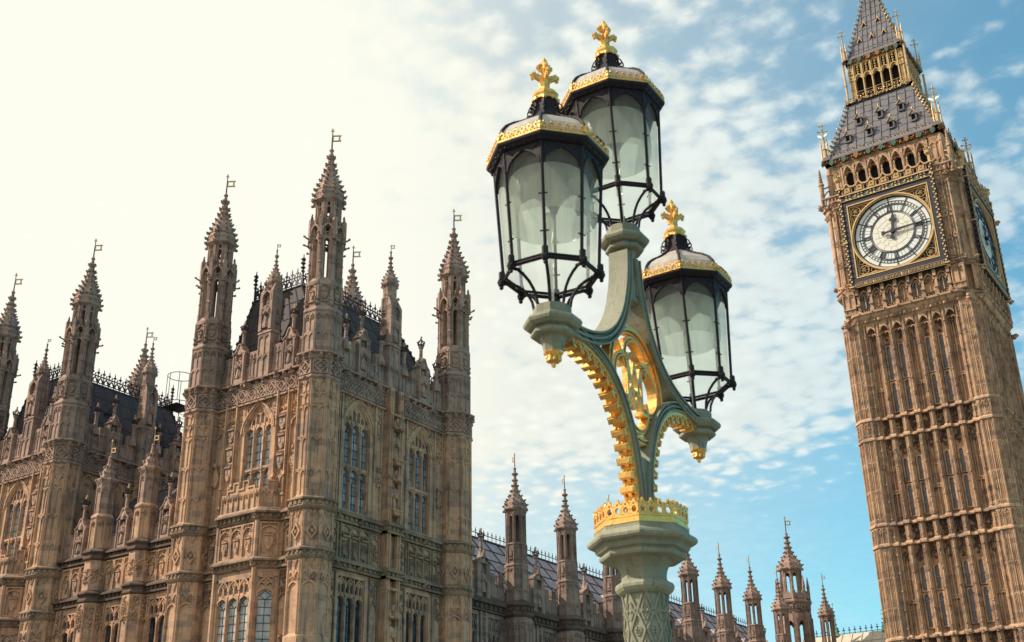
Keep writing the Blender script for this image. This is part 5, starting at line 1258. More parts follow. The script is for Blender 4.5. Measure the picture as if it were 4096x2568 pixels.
        for sx_ in (-1, 1):
            for sy_ in (-1, 1):
                c0 = (sx_*2.98, sy_*2.98)
                bar(lt, f, [(c0[0]+.42*math.cos(a), c0[1]+.42*math.sin(a)) for a in np.linspace(0, 2*math.pi, 13)[:-1]],   .045, .1, .24, True)
                for a in range(6): bar(lt, f, [c0, (c0[0]+.42*math.cos(a*1.047), c0[1]+.42*math.sin(a*1.047))], .03, .1, .2)
                lump(lt, f.P(*c0, .2), .22, 3, (1,1,1), 6, .4)
                for (a, b) in ((2.2,3.15),(3.15,2.2),(1.75,3.3),(3.3,1.75),(2.55,2.6)):
                    bar(lt, f, [(sx_*a+.2*math.cos(t_), sy_*b+.2*math.sin(t_)) for t_ in np.linspace(0, 2*math.pi, 9)[:-1]], .03, .1, .2, True)
                bar(lt, f, [(sx_*1.0,sy_*3.45),(sx_*1.7,sy_*3.3),(sx_*2.4,sy_*3.4),(sx_*3.4,sy_*3.45)], .045, .1, .2); bar(lt, f, [(sx_*3.45,sy_*1.0),(sx_*3.3,sy_*1.7),(sx_*3.4,sy_*2.4),(sx_*3.45,sy_*3.4)], .045, .1, .2)
        part('gilded_lattice', lt, 'gold_far', cf)
        dl = MB(); c3 = cir(3.5, 64); ext(dl, f, c3, .08, .14); part('dial', dl, 'dial', cf)
        dc = MB(); ext(dc, f, cir(1.86, 40), .1, .16); part('dial_centre', dc, 'dial_centre', cf)
        wb = MB(); rnd = random.Random(4)
        for r in (.45, .95, 1.4):
            n = int(6+r*8); 
            pts = [((r+rnd.uniform(-.14,.14))*math.cos(2*math.pi*i/n), (r+rnd.uniform(-.14,.14))*math.sin(2*math.pi*i/n)) for i in range(n)]; bar(wb, f, pts, .016, .15, .175, True)
            for i in range(n): x_, y_ = pts[i]; q_ = (r+.45)/r; bar(wb, f, [(x_,y_), (x_*q_+rnd.uniform(-.06,.06), y_*q_+rnd.uniform(-.06,.06))] if r < 1.3 else [(x_,y_),(x_*1.84/r,y_*1.84/r)], .016, .15, .175)
        part('centre_tracery', wb, 'gold_far', cf)
        ir = MB()
        for r, w_ in ((3.44,.12),(3.02,.035),(2.78,.035),(2.66,.05),(2.02,.05),(1.90,.035)): bar(ir, f, cir(r, 64), w_, .12, .2, True)
        for i in range(60):
            a = 2*math.pi*i/60; c_, s_ = math.sin(a), math.cos(a); bar(ir, f, [(2.78*c_,2.78*s_),(3.02*c_,3.02*s_)], .032, .12, .18)
            if i % 5 == 0:
                a2 = a+math.pi/60*0; bar(ir, f, [(2.66*c_,2.66*s_),(3.36*c_,3.36*s_)], .08, .12, .2)
        for i in range(48):
            a = 2*math.pi*(i+.5)/48; c_, s_ = math.sin(a), math.cos(a); bar(ir, f, [(2.02*c_,2.02*s_),(2.66*c_,2.66*s_)], .016, .12, .16)
        # roman numerals, read with their feet to the centre
        NUM = ['XII','I','II','III','IV','V','VI','VII','VIII','IX','X','XI']
        for i, tx in enumerate(NUM):
            a = 2*math.pi*i/12; er = np.array([math.sin(a), math.cos(a)]); et = np.array([math.cos(a), -math.sin(a)]); wd = {'I': .13, 'V': .3, 'X': .3}
            tot = sum(wd[c] for c in tx); x_ = -tot/2; r0, r1 = 2.06, 2.62
            pt = lambda t_, r: tuple(et*t_+er*r)
            for ch in tx:
                w_ = wd[ch]; m_ = x_+w_/2
                if ch == 'I': bar(ir, f, [pt(m_, r0), pt(m_, r1)], .05, .12, .21)
                elif ch == 'V': bar(ir, f, [pt(x_+.04, r1), pt(m_, r0)], .058, .12, .21); bar(ir, f, [pt(x_+w_-.04, r1), pt(m_, r0)], .034, .12, .21)
                else: bar(ir, f, [pt(x_+.04, r1), pt(x_+w_-.04, r0)], .058, .12, .21); bar(ir, f, [pt(x_+w_-.04, r1), pt(x_+.04, r0)], .034, .12, .21)
                x_ += w_
            bar(ir, f, [pt(-tot/2, r1), pt(tot/2, r1)], .04, .12, .2); bar(ir, f, [pt(-tot/2, r0), pt(tot/2, r0)], .04, .12, .2)
        part('dial_iron', ir, 'navy', cf)
        # hands: a little past a quarter past twelve
        for nm, ang in (('hour_hand', 8.5), ('minute_hand', 87.7)):
            h = MB(); a = R(ang); e_ = np.array([math.sin(a), math.cos(a)]); t_ = np.array([math.cos(a), -math.sin(a)])
            hp = lambda r, s: tuple(e_*r+t_*s)
            if nm == 'hour_hand':
                pts = [(-.75,.0),(-.7,.16),(-.55,.2),(-.4,.1),(-.15,.09),(0,.22),(.2,.09),(.7,.1),(.95,.12),(1.05,.3),(1.22,.32),(1.35,.14),(1.5,.12),(1.85,.03),(1.85,0)]; d0_, d1_ = .24, .32
            else:
                pts = [(-.95,.0),(-.95,.2),(-.75,.2),(-.6,.09),(-.2,.08),(0,.17),(.25,.12),(1.2,.085),(3.3,.035),(3.42,0)]; d0_, d1_ = .36, .43
            poly = [hp(r, s) for r, s in pts]+[hp(r, -s) for r, s in pts[-2:0:-1]]
            ext(h, f, poly, d0_, d1_); ext(h, f, [(.2*math.cos(b), .2*math.sin(b)) for b in np.linspace(0, 6.283, 13)[:-1]], .1, d1_+.03); part(nm, h, 'navy', cf)
        # checkered pilasters, crowned
        f = fb
        pl = MB(); pn = MB()
        for s in (-1, 1):
            bx(pn, f, s*4.42-.15, s*4.42+.15, -4.75, 5.9, 0, .5)
            for j in range(38):
                z = -4.5+j*.27; o_ = .075 if j % 2 else -.075
                bx(pl, f, s*4.42+o_-.075, s*4.42+o_+.075, z, z+.16, .3, .58)
            for z, w_ in ((-4.75,.22),(-.1,.2),(4.55,.2),(5.75,.24)): bx(pl, f, s*4.42-w_, s*4.42+w_, z, z+.12, 0, .62)
            bx(pl, f, s*4.42-.11, s*4.42+.11, 5.85, 6.6, .15, .45); lathe(pl, f.P(s*4.42, 6.6, .3), [(.14,0),(.34,.25),(.36,.45),(.28,.5),(.3,.65)], 8)
            for a in range(8): lump(pl, f.P(s*4.42+.3*math.cos(a*.785), 7.3, .3+.3*math.sin(a*.785)), .09, a, (1,1,1.3), 5)
            lump(pl, f.P(s*4.42, 7.45, .3), .15, 2); lump(pl, f.P(s*4.42, 7.7, .3), .07, 2, (1,1,2), 5)
            lump(pl, f.P(s*4.42, -4.9, .3), .2, 2, (1,1,1), 6)
        pp = part('gilded_pilaster', pl, 'gold_far', cf); part('pilaster_core', pn, 'navy', pp)
        # lettered strip under the dial and coloured band above it
        ls = MB(); rnd = random.Random(9); u = -4.15
        while u < 4.1:
            w_ = rnd.choice((.05,.05,.14,.09)); bx(ls, f, u, u+.035, -4.72, -4.42, .42, .47)
            if w_ > .08: bx(ls, f, u+w_-.02, u+w_+.015, -4.72, -4.42, .42, .47); bx(ls, f, u, u+w_, rnd.choice((-4.72,-4.6,-4.46)), rnd.choice((-4.42,-4.43)) if rnd.random() < .2 else -4.44, .42, .46) if rnd.random() < .25 else bx(ls, f, u, u+w_, -4.46, -4.42, .42, .47)
            u += w_+.085
        for z in (-4.82, -4.36): bx(ls, f, -4.25, 4.25, z, z+.03, .4, .46)
        bk = MB(); bx(bk, f, -4.3, 4.3, -4.85, -4.33, 0, .42); lo_ = part('letter_band', ls, 'gold_far', cf); part('band_panel', bk, 'navy', lo_)
        bd = MB(); en = MB(); bdk = MB(); bx(bdk, f, -4.25, 4.25, 4.36, 5.0, .0, .45)
        for i in range(7):
            u = bays[i]
            for a, b in ((-.17,4.5),(.17,4.5),(-.17,4.84),(.17,4.84)): bx(bd, f, u+a-.09, u+a+.09, b-.09, b+.09, .45, .5)
            if i < 6:
                ext(en, f, [(u+.35,4.5),(u+.55,4.5),(u+.75,4.85),(u+.5,4.85)], .45, .5); ext(en, f, [(u+.72,4.5),(u+.85,4.5),(u+.9,4.85),(u+.82,4.85)], .45, .5); ext(bd, f, [(u+.57,4.5),(u+.68,4.5),(u+.84,4.85),(u+.77,4.85)], .45, .51)
        bx(bd, f, -4.3, 4.3, 4.36, 4.41, .4, .55); bx(bd, f, -4.3, 4.3, 4.94, 5.02, .4, .6)
        b_ = part('frieze_ornament', bd, 'gold_far', cf); part('green_scroll', en, 'enamel', b_); part('frieze_panel', bdk, 'navy', b_)
        # gabled gallery parapet
        gp = MB(); go = MB(); bx(gp, f, -4.3, 4.3, 5.02, 5.14, 0, .5)
        for i in range(7):
            u = bays[i]
            for e in (-.42,-.28,.28,.42): bx(gp, f, u+e-.035, u+e+.035, 5.1, 5.75, .2, .42)
            heads(gp, f, u-.55, u-.2, 5.75, .25, 2, .2, .4, .02); heads(gp, f, u+.2, u+.55, 5.75, .25, 2, .2, .4, .02)
            quatre(go, f.at(0,0,.35), u-.26, u+.26, 5.25, 5.77, .12, i); bar(go, f, [(u-.6,5.75),(u-.3,5.8),(u,6.22),(u+.3,5.8),(u+.6,5.75)], .07, .2, .52); bar(gp, f, [(u-.6,5.86),(u-.3,5.92),(u,6.36),(u+.3,5.92),(u+.6,5.86)], .08, .15, .46)
            lathe(gp, f.P(u, 6.4, .3), [(.12,-.1),(.1,.25),(.13,.3),(.03,.5)], 6); bx(go, f, u-.03, u+.03, 6.9, 7.25, .27, .33); bx(go, f, u-.1, u+.1, 7.02, 7.08, .27, .33)
        bx(gp, f, -4.2, 4.2, 5.1, 5.3, .1, .3)
        g_ = part('gallery_parapet', gp, ST, cf); part('gilded_quatrefoil', go, 'gold_far', g_)
    # ---- belfry
    bf = MB(); vd = MB(); bx(vd, F((0,0,0), X3, -Y3), -5.0, 5.0, 58.3, 63.2, -5.0, 5.0); part('belfry_interior', vd, 'void', root)
    for k in range(4):
        f = FR(k, 5.55)
        for i in range(8):
            u = -4.2+1.2*i; bx(bf, f, u-.14, u+.14, 58.3, 61.9, -.55, .1); bx(bf, f, u-.08, u+.08, 58.3, 62.4, .1, .22); bx(bf, f, u-.18, u+.18, 58.3, 61.6, -.4, -.1)
        for u in bays:
            spandrels(bf, f, u-.6, u+.6, 61.5, 62.7, 1.0, -.4, .05); bar(bf, f, arch_pts(u-.5, u+.5, 61.4, 1.0, 6), .12, -.3, .18); bar(bf, f, ogee_pts(u-.36, u+.36, 61.65, .6), .07, -.4, -.02)
            spandrels(bf, f, u-.40, u+.40, 61.35, 61.95, .5, -.5, -.2)
        for s in (-1, 1):
            a, b = sorted((s*4.35, s*5.55)); bx(bf, f, a, b, 58.3, 62.75, -1, .05); panel(bf, f.at(0,0,.05), a+.08, b-.05, 58.4, 62.0, 2, .1, 2); quatre(bf, f.at(0,0,.05), a+.12, a+.6, 62.1, 62.6, .06, 1); quatre(bf, f.at(0,0,.05), a+.62, b-.05, 62.1, 62.6, .06, 2)
            lathe(bf, f.P(s*5.6, 0, -.05), [(.22,58.3),(.22,61.8),(.28,61.9),(.2,62.6)], 8)
        bx(bf, f, -5.6, 5.6, 62.7, 62.95, -1, .1)
    part('belfry', bf, ST, root)
    def rim(mb, d, z0_, z1_, prof=None):
        for k in range(4): f = FR(k, d); bx(mb, f, -d, d, z0_, z1_, -.6, 0)
    ea = MB(); rim(ea, 5.72, 62.85, 63.45); ce = MB(); sh = MB(); gd = MB()
    gt = MB(); 
    for k in range(4): f = FR(k, 5.95); bx(gt, f, -5.95, 5.95, 63.4, 63.55, -.9, 0); frus(gt, f, -5.95, 5.95, 63.55, 63.95, -.9, -.02, 0, .3)
    for k in (0, 1):
        f = FR(k, 5.72); n = 9
        carving(ea, f, -5.6, 5.6, 62.9, 63.42, .17, k+3, .14, 1.6)
        for i in range(n):
            u = -5.0+10.0*i/(n-1); ext(sh if i % 4 in (0,1,3) else ea, f.at(0,0,.1), [(u-.22,62.9),(u+.22,62.9),(u+.22,63.3),(u,63.5),(u-.22,63.3)] if 0 else [(u-.22,63.4),(u-.22,63.0),(u,62.78),(u+.22,63.0),(u+.22,63.4)], 0, .16)
        for i in range(34):
            u = -5.6+11.2*i/33; f2 = FR(k, 5.75); lump(gd, f2.P(u, 63.78, 0), .07, i, (1,1,1), 4)
            f3 = FR(k, 5.42); bx(gd, f3, u-.02, u+.02, 63.9, 64.25, -.02, .02); lump(gd, f3.P(u, 64.3 if i % 2 else 64.42, 0), .09, i, (1,1,1), 4)
    for x, y in ((-1,-1),(1,-1),(1,1)): gargoyle(ea, F((x*5.8,y*5.8,0), X3, -Y3), 0, 63.2, .26, 2)
    e_ = part('eave_band', ea, 'copper', root); part('green_shield', sh, 'enamel', e_); part('gilded_trim', gd, 'gold_far', e_)
    part('gutter', gt, 'roof_tower', e_)
    # ---- lower roof
    def slope(name, prof, nseam, rows, parent, mat='roof_tower', seamr=.045, wave=True):
        b = MB(); vs = []; fs = []
        for h, z in prof: vs += [(-h,-h,z),(h,-h,z),(h,h,z),(-h,h,z)]
        for i in range(len(prof)-1):
            for k in range(4): fs.append((4*i+k, 4*i+(k+1)%4, 4*i+4+(k+1)%4, 4*i+4+k))
        fs += [(3,2,1,0), tuple(range(4*len(prof)-4, 4*len(prof)))]
        b.add(vs, fs)
        zs = [z for _, z in prof]; hs = [h for h, _ in prof]
        hat = lambda z: float(np.interp(z, zs, hs))
        for k in (0, 1):
            u_, n_ = dirs[k]
            P_ = lambda u, z: u_*u+n_*(hat(z)+.02)+Z3*z
            for i in range(-nseam, nseam+1):
                u = i*(2*hs[0]/(2*nseam+1)); zt = zs[-1]
                while zt > zs[0] and hat(zt) < abs(u)+.05: zt -= .1
                zl = [z for z in np.linspace(zs[0], zt, 4)]
                if zt > zs[0]+.3: tube(b, [P_(u, z) for z in zl], seamr, 4)
            for j in range(1, rows+1):
                z = zs[0]+(zs[-1]-zs[0])*j/(rows+1); H_ = hat(z); n = max(2, int(2*H_/(2*hs[0]/(2*nseam+1)))*4)
                pts = [P_(-H_+2*H_*i/n, z+(.08*math.sin(i*math.pi/2) if wave else 0)) for i in range(n+1)]; tube(b, pts, .022, 3)
        return part(name, b, mat, parent), P_, hat
    rf, _, hat = slope('roof', [(5.55,63.6),(4.95,65.2),(4.3,67.2),(3.65,69.2),(3.28,70.7)], 6, 7, root)
    cr = MB()
    for x, y in ((-1,-1),(1,-1),(1,1),(-1,1)):
        for j in range(12): z = 64.3+j*.55; h = hat(z)+.08; lump(cr, (x*h, y*h, z), .17, j, (1,1,1), 5); lump(cr, (x*(h+.14), y*(h+.14), z+.12), .12, j, (1,1,1), 5)
    part('gilded_crocket', cr, 'gold_far', rf)
    def dormer(k, u, z, w_, h_, hat, small=False):
        u_, n_ = dirs[k]; f = F(n_*(hat(z)+.02), u_, n_); b = MB(); g = MB(); v = MB()
        if not small:
            for e in (-1, 1): bx(b, f, u+e*w_/2-.06, u+e*w_/2+.06, z, z+h_, -.5, .14)
            bx(v, f, u-w_/2, u+w_/2, z+.05, z+h_, -.5, .0); bx(b, f, u-w_/2, u+w_/2, z-.05, z+.08, -.1, .2)
            ext(b, f, [(u-w_*.8,z+h_*.98),(u+w_*.8,z+h_*.98),(u,z+h_*1.65)], -.7, .2)
            bar(g, f, [(u-w_*.82,z+h_*.98),(u,z+h_*1.66),(u+w_*.82,z+h_*.98)], .045, .1, .27); lump(g, f.P(u,z+h_*1.95,.15), .09, 1, (1,1,1.6), 5); lump(g, f.P(u,z+h_*2.2,.15), .05, 1, (1,1,1.6), 5)
            for e in (-1, 1): lump(g, f.P(u+e*w_*.5,z+h_*1.35,.2), .07, 2, (1,1,1), 5); lump(g, f.P(u+e*w_*.9,z+h_*1.0,.2), .08, 2, (1,1,1), 5)
        else:
            ext(v, f, [(u-w_*.5,z),(u+w_*.5,z),(u,z+h_)], -.5, .06); bar(g, f, [(u-w_*.6,z-.05),(u,z+h_*1.1),(u+w_*.6,z-.05)], .07, -.3, .12); lump(g, f.P(u,z+h_*1.35,.05), .08, 1, (1,1,1.8), 5); ext(b, f, [(u-w_*.55,z),(u+w_*.55,z),(u,z+h_*1.05)], -.7, -.05)
        o = part('dormer', b, 'roof_tower', rf); part('gilded_gable', g, 'gold_far', o); part('opening', v, 'void', o)
    for k in (0, 1):
        for u in (-3.3, -1.1, 1.1, 3.3): dormer(k, u, 65.35, .5, .75, hat)
        for u in (-2.15, 0, 2.15): dormer(k, u, 67.35, .5, .75, hat)
    # ---- upper gallery, lantern stage
    gl2 = MB(); gg = MB(); rim(gl2, 3.45, 70.55, 70.95); part('gallery', gl2, 'iron', root)
    for k in (0, 1):
        f = FR(k, 3.5); carving(gg, f, -3.5, 3.5, 70.6, 71.0, .11, k, .06, 1.5)
        for i in range(26): u = -3.4+6.8*i/25; lump(gg, f.P(u, 71.15+.1*(i%2), 0), .1, i, (1,1,1), 5); bx(gg, f, u-.015, u+.015, 70.9, 71.7, -.02, .02) if i%4 == 0 else None
        bx(gg, f, -3.45, 3.45, 71.68, 71.71, -.015, .015); bx(gg, f, -3.45, 3.45, 71.4, 71.42, -.015, .015)
    part('gilded_trim', gg, 'gold_far', root)
    la = MB(); lv = MB(); bx(lv, F((0,0,0), X3, -Y3), -2.3, 2.3, 70.9, 75.7, -2.3, 2.3)
    for k in range(4):
        f = FR(k, 2.85); xs = [-2.3,-1.38,-.46,.46,1.38,2.3]
        for u in xs: bx(la, f, u-.09, u+.09, 70.8, 75.4, -.3, .05); bx(la, f, u-.04, u+.04, 70.8, 75.6, .05, .15)
        for s in (-1, 1): 
            for u in (2.5, 2.75): bx(la, f, s*u-.06, s*u+.06, 70.8, 75.6, -.3, .02)
            quatre(la, f, *sorted((s*2.35, s*2.85)), 73.6, 74.1, .1, 3); quatre(la, f, *sorted((s*2.35, s*2.85)), 74.4, 74.9, .1, 3)
        for a, b in zip(xs[:-1], xs[1:]):
            m_ = (a+b)/2; spandrels(la, f, a+.09, b-.09, 73.4, 74.2, .55, -.25, 0); bar(la, f, ogee_pts(a+.1, b-.1, 73.55, .8), .09, -.1, .14)
            bx(la, f, m_-.04, m_+.04, 74.2, 75.4, -.1, .06)
            for z in (74.45, 74.75, 75.05): lump(la, f.P(m_, z, .08), .13, 1, (1,1,.8), 5)
            for e in (-.3, .3): bx(la, f, m_+e-.025, m_+e+.025, 74.0, 75.4, -.1, .03)
            heads(la, f, a+.08, b-.08, 75.45, .35, 2, -.2, .02, .02)
        bx(la, f, -2.85, 2.85, 75.4, 75.6, -.5, .1)
    ls_ = part('lantern_stage', la, 'gold_far', root); part('interior', lv, 'void', ls_)
    ea = MB(); rim(ea, 2.98, 75.5, 76.1); sh = MB(); gd = MB(); gt = MB()
    for k in range(4): f = FR(k, 3.12); bx(gt, f, -3.12, 3.12, 76.05, 76.2, -.6, 0); frus(gt, f, -3.12, 3.12, 76.2, 76.6, -.6, -.02, 0, .3)
    for k in (0, 1):
        f = FR(k, 2.98); carving(ea, f, -2.9, 2.9, 75.55, 76.05, .14, k+8, .1, 1.6)
        for i in range(6): u = -2.4+4.8*i/5; ext(sh if i in (0,1,4,5) else ea, f.at(0,0,.08), [(u-.2,76.0),(u-.2,75.65),(u,75.45),(u+.2,75.65),(u+.2,76.0)], 0, .14)
        for i in range(22): u = -2.95+5.9*i/21; lump(gd, FR(k,2.95).P(u, 76.42, 0), .06, i, (1,1,1), 4); lump(gd, FR(k,2.72).P(u, 76.8+.08*(i%2), 0), .07, i, (1,1,1), 4)
    for x, y in ((-1,-1),(1,-1),(1,1)): gargoyle(ea, F((x*3.05,y*3.05,0), X3, -Y3), 0, 75.85, .22, 2)
    e_ = part('eave_band', ea, 'copper', root); part('green_shield', sh, 'enamel', e_); part('gilded_trim', gd, 'gold_far', e_); part('gutter', gt, 'roof_tower', e_)
    sp_, _, hat2 = slope('spire', [(2.8,76.3),(2.42,77.8),(1.9,79.8),(1.25,82.4),(.78,84.6),(.42,87.2),(.15,90.5)], 5, 14, root)
    rf = sp_
    cr = MB()
    for x, y in ((-1,-1),(1,-1),(1,1),(-1,1)):
        for j in range(20): z = 76.9+j*.62; h = hat2(z)+.05; lump(cr, (x*h, y*h, z), .13, j, (1,1,1), 5); lump(cr, (x*(h+.12), y*(h+.12), z+.1), .09, j, (1,1,1), 5)
    lathe(cr, (0,0,0), [(.2,90.2),(.3,90.6),(.12,91),(.3,91.6),(.08,92.2),(.05,94)], 8)
    part('gilded_crocket', cr, 'gold_far', sp_)
    for k in (0, 1):
        for u in (-1.3, 0, 1.3): dormer(k, u, 78.4, .42, .42, hat2, True)
        for u in (-.75, .75): dormer(k, u, 80.6, .42, .42, hat2, True)
    # ---- corner rods with crosses
    def rod(name, x, y, z0_, z1_, s, bird):
        b = MB(); g = MB(); lathe(b, (0,0,0), [(.2*s,z0_),(.2*s,z0_+1.4*s),(.26*s,z0_+1.5*s),(.1*s,z0_+1.7*s),(.05*s,z1_)], 8)
        for z in np.arange(z0_+1.8*s, z1_-.6*s, .45*s): lump(g, (0,0,z), .11*s, int(z), (1,1,.6), 6)
        for a in range(4):
            c_, s_ = math.cos(a*1.57+.3), math.sin(a*1.57+.3)
            tube(g, [(0,0,z1_-.9*s),(.38*s*c_,.38*s*s_,z1_-.85*s)], .05*s, 4); lump(g, (.42*s*c_,.42*s*s_,z1_-.85*s), .11*s, a, (1,1,1), 5)
            tube(g, [(0,0,z1_-.25*s),(.2*s*c_,.2*s*s_,z1_-.22*s)], .04*s, 4); lump(g, (.22*s*c_,.22*s*s_,z1_-.22*s), .08*s, a, (1,1,1), 5)
        lump(g, (0,0,z1_), .09*s, 1, (1,1,1.6), 5)
        for e in (-1, 1): lathe(b, (e*.32*s, 0, 0), [(.08*s,z0_-.3),(.08*s,z0_+1.9*s),(.1*s,z0_+2*s),(.02*s,z0_+2.8*s)], 6)
        o = part(name, b, 'gold_far', root, loc=(x,y,0)); c_ = part('gilded_cross', g, 'gold_far', None, loc=(0,0,0)); c_.parent = o; c_.location = (0,0,0)
        if bird:
            w_ = MB(); z = z1_-1.55*s
            for e in (-1, 1): ext(w_, F((0,0,0), X3, -Y3), [(0,z-.08*s),(e*.5*s,z+.16*s),(e*.55*s,z+.45*s),(e*.2*s,z+.3*s),(0,z+.14*s)][::e], -.04, .04); ext(w_, F((0,0,0), Y3, X3), [(0,z-.08*s),(e*.45*s,z-.4*s),(e*.5*s,z-.1*s),(0,z+.14*s)][::e], -.04, .04)
            c_ = part('gilded_vane', w_, 'white', None, loc=(0,0,0)); c_.parent = o; c_.location = (0,0,0)
    for x, y in ((-1,-1),(1,-1),(1,1),(-1,1)):
        rod('corner_rod', x*5.6, y*5.6, 63.5, 68.0, 1.0, True); rod('corner_rod', x*2.95, y*2.95, 76.2, 80.1, .8, False)
        g = MB()        # gilded shafts standing free at the lantern corners
        lathe(g, (0,0,0), [(.12,70.9),(.12,75.4),(.16,75.5),(.1,75.6)], 8); lathe(g, (0,0,0), [(.17,73),(.17,73.12)], 8); lump(g, (0,0,71), .2, 1)
        part('corner_shaft', g, 'gold_far', root, loc=(x*3.2, y*3.2, 0))
clock_tower()

# ================================================================== STREET LAMP on the bridge parapet
LX, LY = 26.4675-2.902, -109.186+5.425
def lamp():
    th = R(3.87); U = np.array([-math.sin(th), math.cos(th), 0]); Nn = np.array([math.cos(th), math.sin(th), 0])
    root = empty('bridge_lamp', (LX, LY, 0), 'ornate grey green and gold lamp standard holding three frosted octagonal lanterns', 'street lamp')
    f = F((LX, LY, 0), U, Nn); rot = th+math.pi/8
    L8 = lambda mb, c, prof: lathe(mb, c, [(a/2*C8, z) for a, z in prof], 8, rot)
    c = (LX, LY, 0)
    def faces(c, af, ks=range(8)):
        for k in ks:
            a = th+k*math.pi/4; n = np.array([math.cos(a), math.sin(a), 0]); yield k, F(np.array([c[0], c[1], 0])+n*af/2, (-n[1], n[0], 0), n)
    # shaft with raised diaper ornament
    sh = MB(); L8(sh, c, [(.62,-.92),(.62,-.55),(.5,-.5),(.5,-.3),(.36,-.22),(.30,-.15),(.24,0),(.215,.25),(.205,1.235)])
    for k, g in faces(c, .206):
        h = .205*.4142/2
        for j in range(5):
            z = .28+j*.19
            bar(sh, g, [(-h+.004,z),(h-.004,z+.19)], .009, -.002, .009); bar(sh, g, [(h-.004,z),(-h+.004,z+.19)], .009, -.002, .009)
            for zz_ in (z, z+.095):
                o_ = 0 if zz_ == z else 0
                bar(sh, g, [(.017*math.cos(a), zz_+.0+.022*math.sin(a)) for a in np.linspace(0, 6.283, 9)[:-1]], .006, -.002, .007, True)
                for a in (0, 1.57, 3.14, 4.71): lump(sh, g.P(.010*math.cos(a+.78), zz_+.010*math.sin(a+.78), .004), .008, int(a), (1,1,1), 4)
            for e in (-1, 1): bar(sh, g, [(e*(h-.006),z+.05),(e*(h-.022),z+.095),(e*(h-.006),z+.14)], .006, -.002, .007); lump(sh, g.P(e*(h-.012), z+.095, .003), .009, 1, (1,1,1), 4)
    shaft = part('shaft', sh, 'green', root)
    cp = MB(); L8(cp, c, [(.2,1.222),(.232,1.228),(.258,1.24),(.276,1.256),(.278,1.27),(.264,1.284),(.232,1.294),(.212,1.302),(.212,1.325),(.222,1.35),(.245,1.375),(.28,1.396),(.30,1.402),(.405,1.403),(.415,1.412),(.415,1.424),(.40,1.432),(.405,1.437),(.435,1.441),(.45,1.452),(.448,1.462),(.46,1.468),(.505,1.474),(.522,1.484),(.525,1.497),(.51,1.510),(.47,1.520),(.452,1.532),(.449,1.560)])
    part('capital', cp, 'green', root)
    cw = MB(); L8(cw, c, [(.42,1.548),(.455,1.551),(.455,1.562),(.442,1.564),(.442,1.582),(.45,1.585),(.45,1.593),(.41,1.593)])
    for k, g in faces(c, .438):
        g = g.at(0, -.012, 0)
        W_ = .438*.4142; n = 4
        for i in range(n):
            u = -W_/2+(i+.5)*W_/n; bar(cw, g, [(u+.019*math.cos(a), 1.6278+.022*math.sin(a)) for a in np.linspace(0, 6.283, 11)[:-1]], .009, -.012, .006, True)
            bar(cw, g, [(u-.024,1.6454),(u-.012,1.6559),(u,1.6744),(u+.012,1.6559),(u+.024,1.6454)], .009, -.012, .007)
            lump(cw, g.P(u,1.6770,-.002), .009, i, (1,1,1.3), 6, .15); 
            for e in (-1, 1): lump(cw, g.P(u+e*.017,1.6594,0), .0075, i, (1,1,1), 5, .2)
            bx(cw, g, u-W_/n/2-.004, u-W_/n/2+.004, 1.6040, 1.6480, -.012, .006)
        lump(cw, g.P(-W_/2,1.6700,0), .011, k, (1,1,1.2), 6)
    part('gilded_crown', cw, 'gold', root)
    # arms
    outer = [(.035,1.52),(.045,1.70),(.062,1.85),(.10,2.0),(.165,2.14),(.26,2.26),(.38,2.345),(.52,2.39),(.68,2.41),(.82,2.415)]
    inner = [(.055,3.14),(.065,3.02),(.09,2.90),(.15,2.74),(.25,2.60),(.38,2.50),(.54,2.435),(.70,2.405),(.82,2.395)]
    def smooth(p, n=4):
        p = np.array(p); out = []
        for i in range(len(p)-1):
            p0 = p[max(i-1,0)]; p1 = p[i]; p2 = p[i+1]; p3 = p[min(i+2,len(p)-1)]
            for j in range(n):
                t_ = j/n; out.append(.5*((2*p1)+(-p0+p2)*t_+(2*p0-5*p1+4*p2-p3)*t_*t_+(-p0+3*p1-3*p2+p3)*t_**3))
        out.append(p[-1]); return [tuple(x) for x in out]
    def off(p, d):
        p = np.array(p); t_ = np.gradient(p, axis=0); t_ /= np.linalg.norm(t_, axis=1)[:, None]; n = np.stack([-t_[:,1], t_[:,0]], 1); return [tuple(x) for x in p+n*d]
    for s in (-1, 1):
        o = [(u*s, z) for u, z in smooth(outer)]; i_ = [(u*s, z) for u, z in smooth(inner)]
        a = MB(); dn = -s
        bar(a, f, o, .054, -.026, .026); bar(a, f, off(o, .0), .010, -.046, .046); bar(a, f, off(o, s*.012), .005, -.034, .034); bar(a, f, off(o, -s*.012), .005, -.034, .034); bar(a, f, off(o, s*.024), .010, -.050, .050); bar(a, f, off(o, -s*.024), .010, -.050, .050)
        part('outer_arm', a, 'green', root)
        a = MB(); bar(a, f, i_, .066, -.030, .030); bar(a, f, i_, .014, -.054, .054); bar(a, f, off(i_, .015), .006, -.042, .042); bar(a, f, off(i_, -.015), .006, -.042, .042); bar(a, f, off(i_, .030), .011, -.058, .058); bar(a, f, off(i_, -.030), .011, -.058, .058)
        part('inner_arm', a, 'green', root)
        # gilded cusped fringe under the outer arm
        g = MB(); q = off(o, -s*.040); q = q[3:-2]
        bar(g, f, q, .022, -.040, .040)
        d_ = np.cumsum([0]+[math.dist(q[j], q[j+1]) for j in range(len(q)-1)]); n = int(d_[-1]/.078)
